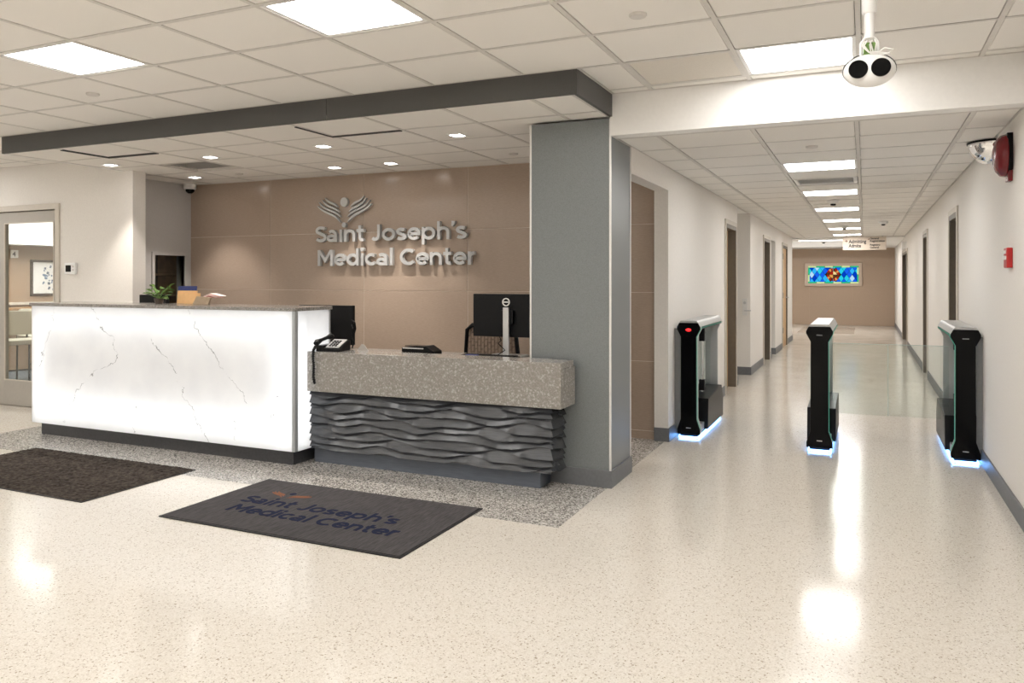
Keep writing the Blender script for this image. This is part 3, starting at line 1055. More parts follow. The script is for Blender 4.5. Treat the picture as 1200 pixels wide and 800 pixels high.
m.prism(arc, 2, -0.016, -0.004)
m.build('mirror_rim', M['black'], r)
r = thing('fire_call_point', 'small red fire call point on the right wall below the bell', 'alarm switch', (rx, 5.48, 1.508))
bx(-0.032, 0, -0.055, 0.055, -0.06, 0.06).build('body', M['red_plastic'], r, bevel=0.006)
bx(-0.042, -0.030, -0.042, 0.042, -0.012, 0.012).build('pull_bar', M['paper'], r, bevel=0.003)
bx(-0.036, -0.031, -0.03, 0.03, 0.025, 0.045).build('label_plate', M['paper'], r)

# thermostat
r = thing('thermostat', 'white wall thermostat with a dark screen beside the glazed door', 'thermostat', (-7.482, YD, 1.49))
bx(-0.078, 0.078, -0.034, -0.004, -0.06, 0.06).build('body', M['bright_plastic'], r, bevel=0.006)
bx(-0.07, 0.07, -0.006, 0, -0.052, 0.052).build('back_plate', M['tbar'], r)
bx(-0.058, 0.022, -0.0365, -0.033, -0.034, 0.034).build('screen', M['black_gloss'], r)
for k in range(2):
    bx(0.044, 0.066, -0.038, -0.033, -0.025 + 0.035 * k, -0.005 + 0.035 * k).build('button', M['tbar'], r, bevel=0.002)

# ------------------------------------------------------------------ backlit tall desk
desk = thing('backlit_desk', 'tall reception desk faced with glowing white veined marble', 'reception desk', (0, 0, 0))
yF, xR, xL, yB = 4.52, -3.80, -6.747, 4.935
z0, z1 = 0.112, 1.143
veinsA = [
    (0.13, 1.143, [(1.143, -5.97), (0.943, -5.816), (0.896, -5.714), (0.80, -5.69), (0.727, -5.663), (0.66, -5.73), (0.60, -5.93), (0.539, -6.0), (0.467, -6.11), (0.251, -6.285), (0.13, -6.32)], -6.5, -5.4, 0.0075),
    (0.10, 0.90, [(0.90, -5.28), (0.81, -5.17), (0.666, -5.0), (0.581, -4.956), (0.448, -4.90), (0.367, -4.81), (0.10, -4.66)], -5.5, -4.5, 0.0065),
    (0.44, 1.143, [(1.143, -4.86), (1.02, -4.80), (0.894, -4.684), (0.83, -4.63), (0.735, -4.534), (0.671, -4.49), (0.578, -4.387), (0.519, -4.294), (0.44, -4.26)], -5.0, -4.1, 0.0065),
    (0.30, 0.56, [(0.56, -3.92), (0.41, -3.985), (0.30, -4.03)], -4.2, -3.8, 0.0045),
    (0.10, 0.30, [(0.30, -4.40), (0.2, -4.36), (0.10, -4.42)], -4.7, -4.2, 0.005),
    (0.10, 0.34, [(0.34, -5.42), (0.22, -5.50), (0.10, -5.44)], -5.8, -5.2, 0.004),
    (0.60, 1.143, [(1.143, -6.45), (0.95, -6.47), (0.80, -6.58), (0.60, -6.63)], -6.8, -6.2, 0.004),
]
M['marble'] = marble_mat('backlit_marble', veinsA, 0)
M['marble_side'] = marble_mat('backlit_marble_side', [(0.2, 0.7, [(0.7, 4.8), (0.45, 4.74), (0.2, 4.70)], 4.5, 5.0, 0.002)], 1)


def open_slab(pts_front, inward):
    pass


# front slab: face and returns (open towards the light cavity)
m = MB()
th = 0.022
xs_ = [xL + 0.006, xR - 0.028]
m.face([(xs_[0], yF, z0), (xs_[1], yF, z0), (xs_[1], yF, z1), (xs_[0], yF, z1)])
m.face([(xs_[0], yF + th, z0), (xs_[0], yF, z0), (xs_[0], yF, z1), (xs_[0], yF + th, z1)])
m.face([(xs_[1], yF, z0), (xs_[1], yF + th, z0), (xs_[1], yF + th, z1), (xs_[1], yF, z1)])
m.face([(xs_[0], yF, z0), (xs_[0], yF + th, z0), (xs_[1], yF + th, z0), (xs_[1], yF, z0)])
m.build('marble_panel', M['marble'], desk)
m = MB()
ys_ = [yF + 0.034, yB - 0.018]
m.face([(xR, ys_[0], z0), (xR, ys_[1], z0), (xR, ys_[1], z1), (xR, ys_[0], z1)])
m.face([(xR, ys_[0], z0), (xR - th, ys_[0], z0), (xR - th, ys_[1], z0), (xR, ys_[1], z0)])
m.build('marble_panel', M['marble_side'], desk)
# metal corner trims
bx(xR - 0.028, xR, yF, yF + 0.034, z0, z1).build('corner_trim', M['alu'], desk, bevel=0.002)
bx(xR - 0.018, xR + 0.001, yB - 0.018, yB, z0, z1).build('corner_trim', M['alu'], desk, bevel=0.002)
bx(xL, xL + 0.006, yF, yF + 0.03, z0, z1).build('corner_trim', M['casing'], desk)
# carcass: back of the cavity, floor, left end
m = MB()
m.box(xL, xR - 0.2, yF + 0.20, yB, z0, z1)
m.box(xL, xR - th - 0.001, yF + th + 0.001, yB, z0 + 0.001, z0 + 0.02)
m.box(xL, xL + 0.02, yF + 0.03, yF + 0.20, z0, z1)
m.box(xR - 0.2, xR - 0.02, yB - 0.02, yB - 0.012, z0, z1)
m.build('carcass', M['white_paint'], desk)
bx(xL - 0.014, xR + 0.012, yF - 0.014, yB + 0.01, z1 + 0.001, z1 + 0.027).build('countertop', M['granite'], desk, bevel=0.003)
bx(xL + 0.055, xR - 0.062, yF + 0.055, yB, 0.0, z0 - 0.001).build('plinth', M['base_char'], desk, bevel=0.002)


# LED strips inside the cavity
def strip(name, loc, rot, sx, sy, e):
    ld = bpy.data.lights.new(name, 'AREA')
    ld.shape = 'RECTANGLE'
    ld.size, ld.size_y = sx, sy
    ld.energy = e
    ld.color = (0.93, 0.965, 1.0)
    lo = bpy.data.objects.new(name, ld)
    lo.location = loc
    lo.rotation_euler = rot
    lo.parent = desk
    C.objects.link(lo)


LEDW = 3.1
xm = (xL + xR) / 2
wl_ = xR - xL
strip('led_strip', (xm, yF + 0.15, z1 - 0.12), (-pi / 2, 0, 0), wl_ - 0.16, 0.05, LEDW * 0.8)
strip('led_strip', (xm, yF + 0.15, z0 + 0.16), (-pi / 2, 0, 0), wl_ - 0.16, 0.05, LEDW)
strip('led_strip', (xm, yF + 0.19, 0.62), (-pi / 2, 0, 0), wl_ - 0.1, 0.85, LEDW * 0.5)
strip('led_strip', (xL + 0.08, yF + 0.13, 0.62), (-pi / 2, 0, 0), 0.05, 0.85, LEDW * 0.18)
strip('led_strip', (xR - 0.12, yF + 0.13, 0.62), (-pi / 2, 0, 0), 0.05, 0.85, LEDW * 0.18)
strip('led_strip', (xR - 0.19, yF + 0.21, 0.62), (0, -pi / 2, 0), 0.9, 0.32, LEDW * 0.55)

# ------------------------------------------------------------------ lower desk with carved panel and quartz slab
low = thing('low_desk', 'lower reception counter of speckled quartz over a carved wavy charcoal panel', 'reception desk', (0, 0, 0))
xJ = xR + 0.004
yS, xS0, xS1 = 4.654, -3.797, -1.772
m = MB()
m.prism([(yS, 0.545), (4.70, 0.545), (4.70, 0.80), (4.895, 0.80), (4.895, 0.841), (yS, 0.841)], 0, xS0, xS1)
m.build('quartz_top', M['quartz'], low, bevel=0.003)
bx(xS1 - 0.028, xS1, 4.701, 4.922, 0.545, 0.7995).build('quartz_end', M['quartz'], low)
# carved panel
yW, xW0, xW1 = 4.705, -3.797, -1.862
zW0, zW1 = 0.112, 0.545


def tri(u):
    u = u - math.floor(u)
    a = 4 * abs(u - 0.5) - 1
    return a * (1.25 - 0.25 * abs(a))


def crest(k, s):
    return k + 0.30 * tri(s / (0.62 + 0.10 * (k % 3)) + k * 0.371) + 0.15 * tri(s / (0.31 + 0.05 * (k % 4)) + k * 0.63 + 0.2)


NB = 8.6


def carve(s, z):
    v = (z - zW0) / (zW1 - zW0) * NB
    # find the crests under and over this height
    k = -2
    lo = crest(k, s)
    while crest(k + 1, s) <= v and k < 14:
        k += 1
        lo = crest(k, s)
    hi = crest(k + 1, s)
    t = 0 if hi - lo < 1e-4 else (v - lo) / (hi - lo)
    gap = min(1.5, max(0.0, hi - lo))
    amp = 0.029 * min(1.0, 0.15 + 0.85 * gap)
    # facet: deep groove right above a crest edge, swelling outwards towards the next crest
    return amp * max(0.0, 1.0 - t) ** 1.15


m = MB()
NX, NYs, NZ = 240, 28, 170
cols = []
for i in range(NX + 1):
    x = xW0 + (xW1 - xW0) * i / NX
    cols.append(('f', x, x))
for i in range(1, NYs + 1):
    y = yW + (4.925 - yW) * i / NYs
    cols.append(('s', y, xW1 + (y - yW)))
for kind, p, s in cols:
    for j in range(NZ + 1):
        z = zW0 + (zW1 - zW0) * j / NZ
        d = carve(s, z)
        if kind == 'f':
            if p >= xW1 - 1e-6:
                m.v.append((xW1 + d, yW - d, z))
            else:
                m.v.append((p, yW - d, z))
        else:
            m.v.append((xW1 + d, p, z))
for i in range(len(cols) - 1):
    for j in range(NZ):
        a = i * (NZ + 1) + j
        m.f.append((a, a + NZ + 1, a + NZ + 2, a + 1))
        m.mi.append(0)
# closed top, bottom and back
m.box(xW0 + 0.002, xW1 - 0.002, yW + 0.002, 4.92, zW0, zW1)
m.build('carved_panel', M['carved'], low, weld=False)
bx(-3.795, -1.946, 4.735, 4.92, 0, 0.113).build('plinth', M['base_slate'], low, bevel=0.002)
# work surface and support panels behind
ws = thing('work_desk', 'grey topped work desk behind the reception counter', 'desk', (0, 0, 0))
bx(-6.58, -2.13, 4.955, 5.43, 0.77, 0.80).build('work_surface', M['granite'], ws, bevel=0.003)
m = MB()
for x in (-6.5, -5.3, -3.9, -2.2):
    bx(x - 0.012, x + 0.012, 4.97, 5.41, 0, 0.769).build('support_panel', M['base_char'], ws)

# ------------------------------------------------------------------ stroke lettering
def stroke(mb, pts, w, d0, d1, closed=False):
    """solid bar of width w following pts (x,z), from depth d0 to d1 along y"""
    from mathutils import Vector
    P = [Vector(p) for p in pts]
    n = len(P)
    Lf, Rt = [], []
    for i in range(n):
        if closed:
            a, b = P[(i - 1) % n], P[(i + 1) % n]
            t1, t2 = (P[i] - a).normalized(), (b - P[i]).normalized()
        else:
            t1 = (P[i] - P[i - 1]).normalized() if i > 0 else (P[1] - P[0]).normalized()
            t2 = (P[i + 1] - P[i]).normalized() if i < n - 1 else t1
        nn_ = Vector((-(t1.y + t2.y), t1.x + t2.x))
        if nn_.length < 1e-6:
            nn_ = Vector((-t1.y, t1.x))
        nn_.normalize()
        c = max(0.55, nn_.dot(Vector((-t1.y, t1.x))))
        wi = w[i] if isinstance(w, (list, tuple)) else w
        o = nn_ * (wi / 2 / c)
        Lf.append(P[i] + o)
        Rt.append(P[i] - o)
    base = len(mb.v)
    for i in range(n):
        for q in (Lf[i], Rt[i]):
            mb.v.append((q.x, d0, q.y))
            mb.v.append((q.x, d1, q.y))
    segs = n if closed else n - 1
    for i in range(segs):
        j = (i + 1) % n
        a, b = base + 4 * i, base + 4 * j
        for q in ((a, a + 2, b + 2, b), (a + 1, b + 1, b + 3, a + 3), (a, b, b + 1, a + 1), (a + 2, a + 3, b + 3, b + 2)):
            mb.f.append(q)
            mb.mi.append(mb.cur)
    if not closed:
        for k in (0, n - 1):
            a = base + 4 * k
            mb.f.append((a, a + 1, a + 3, a + 2))
            mb.mi.append(mb.cur)


def arc(cx_, cy_, rx_, ry_, a0, a1, n=16):
    return [(cx_ + rx_ * cos(radians(a0 + (a1 - a0) * i / n)), cy_ + ry_ * sin(radians(a0 + (a1 - a0) * i / n))) for i in range(n + 1)]


XH = 0.76
H = 0.095
GL = {}
GL['S'] = (0.70, [arc(0.36, 0.725, 0.255, 0.18, 28, 180, 10) + arc(0.36, 0.715, 0.255, 0.17, 190, 262, 5) + arc(0.35, 0.29, 0.27, 0.195, 82, -90, 12) + arc(0.35, 0.29, 0.29, 0.195, -98, -150, 5)])
GL['a'] = (0.74, [arc(0.335, 0.44, 0.235, 0.225, 130, 0, 10) + [(0.57, 0.30), (0.57, 0.0)], arc(0.33, 0.235, 0.235, 0.14, 0, 360, 20)])
GL['i'] = (0.30, [[(0.15, 0), (0.15, XH)], arc(0.15, 0.99, 0.055, 0.055, 0, 360, 10)])
GL['j'] = (0.30, [[(0.15, 0), (0.15, XH)]])                 # i without its dot (the emblem's foot stands there)
GL['n'] = (0.78, [[(0.13, 0), (0.13, XH)], [(0.13, 0.30)] + arc(0.385, 0.40, 0.255, 0.265, 175, 0, 12) + [(0.64, 0.0)]])
GL['t'] = (0.52, [[(0.21, 0.98), (0.21, 0.25)] + arc(0.36, 0.23, 0.15, 0.14, 190, 300, 6), [(0.02, 0.665), (0.46, 0.665)]])
GL['J'] = (0.62, [[(0.46, 1.0), (0.46, 0.33)] + arc(0.26, 0.32, 0.20, 0.225, 0, -142, 10)])
GL['o'] = (0.82, [arc(0.41, 0.38, 0.30, 0.285, 0, 360, 28)])
GL['s'] = (0.64, [arc(0.32, 0.53, 0.205, 0.135, 35, 180, 9) + arc(0.32, 0.53, 0.205, 0.125, 195, 258, 4) + arc(0.315, 0.225, 0.215, 0.13, 75, -90, 9) + arc(0.315, 0.225, 0.24, 0.13, -98, -145, 5)])
GL['e'] = (0.78, [[(0.12, 0.375), (0.68, 0.375)] + arc(0.40, 0.38, 0.285, 0.285, 4, 318, 26)])
GL['p'] = (0.84, [[(0.13, -0.28), (0.13, XH)], arc(0.425, 0.38, 0.285, 0.285, 0, 360, 28)])
GL['h'] = (0.78, [[(0.13, 0), (0.13, 1.07)], [(0.13, 0.30)] + arc(0.385, 0.40, 0.255, 0.265, 175, 0, 12) + [(0.64, 0.0)]])
GL["'"] = (0.24, [[(0.14, 1.05), (0.13, 0.92), (0.07, 0.76)]])
GL['M'] = (1.08, [[(0.14, 0), (0.14, 1.0)], [(0.94, 0), (0.94, 1.0)], [(0.16, 0.96), (0.54, 0.34), (0.92, 0.96)]])
GL['d'] = (0.84, [[(0.70, 0), (0.70, 1.07)], arc(0.40, 0.38, 0.285, 0.285, 0, 360, 28)])
GL['c'] = (0.70, [arc(0.40, 0.38, 0.285, 0.285, 48, 312, 22)])
GL['l'] = (0.30, [[(0.15, 0), (0.15, 1.07)]])
GL['C'] = (0.90, [arc(0.50, 0.50, 0.40, 0.40, 46, 314, 24)])
GL['r'] = (0.50, [[(0.13, 0), (0.13, XH)], [(0.13, 0.34)] + arc(0.40, 0.40, 0.27, 0.265, 172, 88, 6)])
GL[' '] = (0.34, [])


def lettering(text, x0, x1, zb, cap, d0, d1, wfac=0.188):
    tot = sum(GL[c][0] for c in text)
    sx = (x1 - x0) / tot
    out = []
    x = x0
    for c in text:
        adv, strokes = GL[c]
        if strokes:
            mb = MB()
            dd = abs(d1 - d0) * 0.03
            for ks, s in enumerate(strokes):
                closed = len(s) > 3 and abs(s[0][0] - s[-1][0]) < 1e-6 and abs(s[0][1] - s[-1][1]) < 1e-6
                pts = [(p[0] * sx, p[1] * cap) for p in (s[:-1] if closed else s)]
                ww = cap * wfac
                if c == "'":
                    ww = [cap * 0.24, cap * 0.20, cap * 0.10]
                if c == 'i' and closed:
                    ww = cap * 0.12
                stroke(mb, pts, ww, d0 - dd * ks, d1, closed)
            out.append((c, x, mb))
        x += adv * sx
    return out


sign = thing('wall_sign', 'raised silver lettering Saint Joseph\'s Medical Center with winged emblem on tan tiles', 'sign', (0, Y_BACK - 0.002, 0))
for text, x0_, x1_, zb in (("Sajnt Joseph's", -5.235, -3.440, 1.765), ('Medical Center', -5.215, -3.345, 1.518)):
    for c, x, mb in lettering(text, x0_, x1_, zb, 0.165, -0.055, -0.018):
        o = mb.build('letter', M['sign_silver'], sign, weld=False)
        o.location = (x, 0, zb)
# emblem: a head, a foot and four feathers on each side
em = MB().lathe([(0.045, -0.05), (0.045, -0.018)], 28, (-4.873, 0, 2.172), axis=1, sx=1.0, sy=1.06)
em.build('emblem_head', M['sign_silver'], sign, smooth=True)
MB().lathe([(0.026, -0.05), (0.026, -0.018)], 20, (-4.873, 0, 1.938), axis=1).build('emblem_foot', M['sign_silver'], sign, smooth=True)
# feathers as curves from the foot outwards (x offset from the axis, z)
F_ = [
    [(0.043, 1.965), (0.105, 2.030), (0.220, 2.070), (0.295, 2.107), (0.337, 2.143)],
    [(0.043, 2.018), (0.094, 2.065), (0.196, 2.097), (0.285, 2.139), (0.317, 2.181)],
    [(0.062, 2.071), (0.107, 2.107), (0.183, 2.129), (0.247, 2.166), (0.272, 2.203)],
    [(0.080, 2.123), (0.120, 2.155), (0.170, 2.171), (0.220, 2.192), (0.242, 2.224)],
]
for s in (-1, 1):
    for fpts in F_:
        mb = MB()
        # densify
        pts = []
        for i in range(len(fpts) - 1):
            for k in range(3):
                t_ = k / 3.0
                pts.append((fpts[i][0] * (1 - t_) + fpts[i + 1][0] * t_, fpts[i][1] * (1 - t_) + fpts[i + 1][1] * t_))
        pts.append(fpts[-1])
        for _ in range(3):
            pts = [pts[0]] + [((pts[i - 1][0] + 2 * pts[i][0] + pts[i + 1][0]) / 4, (pts[i - 1][1] + 2 * pts[i][1] + pts[i + 1][1]) / 4) for i in range(1, len(pts) - 1)] + [pts[-1]]
        n_ = len(pts)
        ws = [0.005 + 0.016 * sin(pi * (i / (n_ - 1)) ** 0.8) for i in range(n_)]
        stroke(mb, [(-4.873 + s * p[0], p[1]) for p in pts], ws, -0.05, -0.018)
        mb.build('emblem_feather', M['sign_silver'], sign, weld=False)

# ------------------------------------------------------------------ floor mats
mat1 = thing('floor_mat', 'charcoal logo mat with navy Saint Joseph\'s Medical Center lettering before the low desk', 'mat', (0, 0, 0.0008))
ax0, ax1, ay0, ay1 = -3.735, -2.085, 3.255, 4.17
m = MB()
m.box(ax0, ax1, ay0, ay1, 0.0, 0.006)
m.build('rubber_border', M['rubber'], mat1, bevel=0.002)
bx(ax0 + 0.014, ax1 - 0.014, ay0 + 0.014, ay1 - 0.014, 0.0055, 0.009).build('mat_pile', M['mat_grey'], mat1)
# flat lettering woven in the pile
for text, x0_, x1_, yb in (('Saint Joseph\'s', -3.535, -2.395, 3.675), ('Medical Center', -3.475, -2.285, 3.50)):
    for c, x, mb in lettering(text, x0_, x1_, yb, 0.125, -0.0102, -0.0085, 0.19):
        o = mb.build('mat_letter', M['navy'], mat1, weld=False)
        o.location = (x, yb, 0)
        o.rotation_euler = (-pi / 2, 0, 0)
for s in (-1, 1):
    for k, fpts in enumerate(F_[:3]):
        mb = MB()
        ws = [0.004 + 0.010 * sin(pi * i / (len(fpts) - 1)) for i in range(len(fpts))]
        stroke(mb, [(s * p[0] * 0.46, (p[1] - 1.97) * 0.42) for p in fpts], ws, -0.0102, -0.0085)
        o = mb.build('mat_feather', M['rust'], mat1, weld=False)
        o.location = (-3.318, 3.845, 0)
        o.rotation_euler = (-pi / 2, 0, 0)
o = MB().lathe([(0.022, 0.0085), (0.022, 0.0102)], 18, (-3.318, 3.93, 0)).build('mat_emblem_head', M['navy'], mat1)

mat2 = thing('floor_mat', 'plain dark brown walk-off mat before the backlit desk', 'mat', (0, 0, 0.0008))
bx0, bx1, by0, by1 = -6.15, -4.40, 3.262, 4.163
m = MB()
m.box(bx0, bx1, by0, by1, 0.0, 0.005)
m.build('rubber_border', M['rubber'], mat2, bevel=0.002)
# pile as a rumpled cut surface
m = MB()
nx_, ny_ = 150, 80
for i in range(nx_ + 1):
    for j in range(ny_ + 1):
        e = i in (0, nx_) or j in (0, ny_)
        m.v.append((bx0 + 0.008 + (bx1 - bx0 - 0.016) * i / nx_, by0 + 0.008 + (by1 - by0 - 0.016) * j / ny_, 0.005 if e else 0.009 + random.uniform(0, 0.006)))
for i in range(nx_):
    for j in range(ny_):
        a = i * (ny_ + 1) + j
        m.f.append((a, a + ny_ + 1, a + ny_ + 2, a + 1))
        m.mi.append(0)
m.build('mat_pile', M['mat_brown'], mat2, weld=False)

# ------------------------------------------------------------------ speed gates
GLEN, GH = 1.14, 1.02


def gate(label, loc, inner, flap, status=False):
    """inner: sides (-1 left, +1 right) that carry a teal light line; flap: None or 'fold' or +-1 direction of the open glass wing"""
    r = thing('speed_gate', label, 'turnstile', loc, 0, 'speed gates across the hall mouth')
    prof = [(-0.098, 0.035), (0.098, 0.035), (0.098, 0.075), (0.068, 0.165), (0.066, 0.88), (0.100, 0.945), (0.100, 0.965), (0.082, 1.0), (-0.082, 1.0), (-0.100, 0.965), (-0.100, 0.945), (-0.066, 0.88), (-0.068, 0.165), (-0.098, 0.075)]
    MB().prism(prof, 1, 0.0, 0.022).build('front_plate', M['black_gloss'], r, bevel=0.003)
    ins = [(p[0] * 0.975, p[1] * 0.997 + 0.002) for p in prof]
    MB().prism(ins, 1, 0.022, 0.10).build('front_frame', M['silver'], r, bevel=0.002)
    MB().prism([(p[0] * 0.9, p[1]) for p in ins], 1, GLEN - 0.03, GLEN).build('rear_frame', M['silver'], r, bevel=0.002)
    # cap: long hexagonal bar running front to back
    cap = [(-0.098, 0.945), (-0.098, 0.967), (-0.080, 1.002), (0.080, 1.002), (0.098, 0.967), (0.098, 0.945)]
    MB().prism(cap, 1, 0.10, GLEN - 0.03).build('cap', M['black'], r)
    top = [(-0.098, 0.970), (-0.081, 1.005), (-0.070, GH), (0.070, GH), (0.081, 1.005), (0.098, 0.970), (0.079, 1.004), (-0.079, 1.004)]
    MB().prism([(-0.100, 0.968), (-0.080, 1.006), (-0.068, GH), (0.068, GH), (0.080, 1.006), (0.100, 0.968), (0.094, 0.968), (0.077, 1.0005), (-0.077, 1.0005), (-0.094, 0.968)], 1, 0.004, GLEN).build('cap_cover', M['cap_silver'], r, bevel=0.002)
    for s in inner:
        m = MB()
        e = 0.003
        m.tube([(s * 0.101, 0.027, 0.08), (s * 0.0705, 0.027, 0.165), (s * 0.0685, 0.027, 0.88), (s * 0.1015, 0.027, 0.947), (s * 0.1015, 0.06, 0.958), (s * 0.1015, GLEN - 0.01, 0.958)], 0.002, 6)
        m.build('light_line', M['teal_light'], r)
    # lower housing with a sloping front and the plinth
    for s in (-1, 1):
        pass
    m = MB()
    m.prism([(0.30, 0.036), (GLEN - 0.02, 0.036), (GLEN - 0.02, 0.22), (GLEN - 0.10, 0.345), (0.33, 0.305)], 0, -0.112, 0.112)
    m.build('motor_housing', M['black'], r, bevel=0.006)
    m = MB()
    m.box(-0.078, 0.078, 0.10, 0.38, 0.035, 0.10)
    m.build('lower_rail', M['silver'], r, bevel=0.004)
    m = MB()
    m.box(-0.075, 0.075, 0.015, GLEN - 0.015, 0.0, 0.036)
    m.build('foot_plinth', M['black_matte'], r)
    # glowing strips round the foot
    m = MB()
    m.box(-0.066, 0.066, -0.022, -0.014, 0.0005, 0.004)
    m.box(-0.086, 0.086, 0.004, 0.013, 0.006, 0.018)
    m.box(0.077, 0.086, 0.02, GLEN - 0.02, 0.006, 0.018)
    m.box(-0.086, -0.077, 0.02, GLEN - 0.02, 0.006, 0.018)
    m.build('foot_light', M['blue_light'], r)
    # side glazing
    s = -inner[0]
    bx(s * 0.052 - 0.003, s * 0.052 + 0.003, 0.10, GLEN - 0.03, 0.34, 0.945).build('side_glass', M['glass_gate'], r)
    # pivot post of the wing
    py_ = 0.62
    MB().tube([(0, py_, 0.33), (0, py_, 0.945)], 0.014, 14).build('pivot_post', M['chrome'], r, smooth=True)
    for za, zb in ((0.34, 0.44), (0.80, 0.93)):
        bx(-0.024, 0.024, py_ - 0.028, py_ + 0.028, za, zb).build('pivot_clamp', M['black_matte'], r, bevel=0.004)
    if flap:
        if flap == 'fold':
            m = bx(-0.005, 0.005, py_ + 0.02, GLEN - 0.11, 0.36, 0.92)
        else:
            xa, xb = sorted((flap * 0.056, flap * 0.505))
            m = bx(xa, xb, py_ + 0.004, py_ + 0.014, 0.225, 0.825)
        fl = m.build('glass_wing', M['glass_gate'], r)
        if flap != 'fold':
            e = MB()
            e.box(xa, xb, py_ + 0.003, py_ + 0.015, 0.825, 0.8285)
            xe = flap * 0.505
            e.box(min(xe, xe + flap * 0.002), max(xe, xe + flap * 0.002), py_ + 0.003, py_ + 0.015, 0.225, 0.825)
            e.build('wing_edge', M['glass_edge'], fl)
    m = bx(-0.022, 0.022, -0.003, 0.002, 0.930, 0.938)
    m.build('reader_slot', M['smoke'] if not status else M['black'], r)
    bx(-0.020, 0.020, -0.002, 0.001, 0.088, 0.094).build('maker_plate', M['tbar'], r)
    if status:
        m = MB()
        m.lathe([(0.024, -0.003), (0.024, 0.001)], 20, (0.0, 0, 0.940), axis=1, sx=1.0, sy=0.55)
        m.build('status_light', M['red_light'], r)
    return r


gl = gate('black speed gate along the left hall wall showing a red signal', (-1.392, 6.76, 0), (1,), 'fold', True)
gc = gate('black speed gate standing alone in the middle of the hall', (-0.330, 6.65, 0), (1,), 1)
gr = gate('black speed gate along the right hall wall with its glass wing out', (0.686, 6.68, 0), (-1,), -1)
bx(-0.128, -0.072, 0.03, 0.036, 0.03, 0.95).build('infill_panel', M['smoke'], gl)
bx(0.072, 0.114, 0.03, 0.036, 0.03, 0.95).build('infill_panel', M['smoke'], gr)

# ------------------------------------------------------------------ hanging sign in the hall
def text_mesh(body, size, off=0.0, align='LEFT'):
    cu = bpy.data.curves.new('lettering', 'FONT')
    cu.body = body
    cu.size = size
    cu.offset = off
    cu.align_x = align
    cu.extrude = 0.001
    o = bpy.data.objects.new('lettering', cu)
    C.objects.link(o)
    dg = bpy.context.evaluated_depsgraph_get()
    me = bpy.data.meshes.new_from_object(o.evaluated_get(dg))
    bpy.data.objects.remove(o)
    bpy.data.curves.remove(cu)
    return me


hs = thing('hanging_sign', 'cream hanging sign reading Admitting at the end of the hall', 'sign', (-0.012, 18.70, 2.02))
bx(-0.435, 0.435, 0, 0.02, 0, 0.285).build('sign_board', M['sign_face'], hs, bevel=0.003)
for x in (-0.36, 0.36):
    bx(x - 0.006, x + 0.006, 0.006, 0.014, 0.284, 0.304).build('hanger', M['alu'], hs)
for body, x, zc_, wd_, ch_ in (('Admitting', -0.315, 0.190, 0.355, 0.078), ('Admite', -0.315, 0.098, 0.250, 0.078), ('General', 0.115, 0.250, 0.175, 0.040), ('Registration', 0.115, 0.195, 0.290, 0.040), ('Registro', 0.115, 0.110, 0.200, 0.040), ('General', 0.115, 0.056, 0.175, 0.040)):
    me = text_mesh(body, 1.0, 0.025)
    me.materials.clear()
    me.materials.append(M['ink'])
    xs__ = [v.co.x for v in me.vertices]
    sx_ = wd_ / (max(xs__) - min(xs__))
    sy_ = ch_ / 0.70
    for v in me.vertices:
        v.co = ((v.co.x - min(xs__)) * sx_, v.co.y * sy_, v.co.z * 0.8)
    inst('lettering', me, hs, (x, -0.0018, zc_ - ch_ / 2), (pi / 2, 0, 0))
m = MB()
stroke(m, [(-0.395, 0.20), (-0.345, 0.20)], 0.014, -0.002, 0.0)
stroke(m, [(-0.365, 0.225), (-0.342, 0.20), (-0.365, 0.175)], 0.014, -0.002, 0.0)
m.build('arrow', M['rust'], hs, weld=False)
m = MB()
stroke(m, [(0.070, 0.235), (0.100, 0.235)], 0.010, -0.002, 0.0)
stroke(m, [(0.088, 0.248), (0.102, 0.235), (0.088, 0.222)], 0.010, -0.002, 0.0)
m.build('arrow', M['rust'], hs, weld=False)

# lit box above the far right door
el = thing('emergency_light', 'small white lit emergency lamp box above the far right door', 'emergency light', (rx, 18.4, 2.09))
bx(-0.09, 0, -0.16, 0.16, -0.075, 0.075).build('housing', M['white_plastic'], el, bevel=0.008)
for y in (-0.09, 0.09):
    MB().lathe([(0.03, -0.075), (0.045, -0.10), (0.04, -0.125)], 14, (-0.045, y, 0.155 - 0.02), axis=2).build('lamp_head', M['white_plastic'], el, smooth=True)

# ------------------------------------------------------------------ stained glass panel on the far wall
sg = thing('stained_glass', 'small backlit stained glass panel of blue diamonds on the far tan wall', 'stained glass', (-0.870, 25.283, 1.515))
m = MB()
ow, oh, iw, ih = 0.795, 0.345, 0.705, 0.262
m.box(-ow, ow, -0.05, 0, ih, oh)
m.box(-ow, ow, -0.05, 0, -oh, -ih)
m.box(-ow, -iw, -0.05, 0, -ih, ih)
m.box(iw, ow, -0.05, 0, -ih, ih)
m.build('frame', M['panel_frame'], sg, bevel=0.008)
bx(-iw, iw, -0.012, 0, -ih, ih).build('lead_backing', M['black_matte'], sg)
GCOL = {'deep': (0.0, 0.05, 0.55), 'royal': (0.01, 0.12, 0.85), 'sky': (0.03, 0.45, 0.95), 'aqua': (0.02, 0.62, 0.80), 'pale': (0.45, 0.72, 0.98), 'white': (0.8, 0.9, 0.98), 'green': (0.03, 0.50, 0.22), 'lime': (0.62, 0.80, 0.35), 'ruby': (0.38, 0.02, 0.01), 'amber': (0.75, 0.35, 0.08), 'gold': (0.90, 0.68, 0.30), 'brown': (0.10, 0.04, 0.015)}
GM = {k: emitter('glass_' + k, v, 1.0) for k, v in GCOL.items()}
gap = 0.004


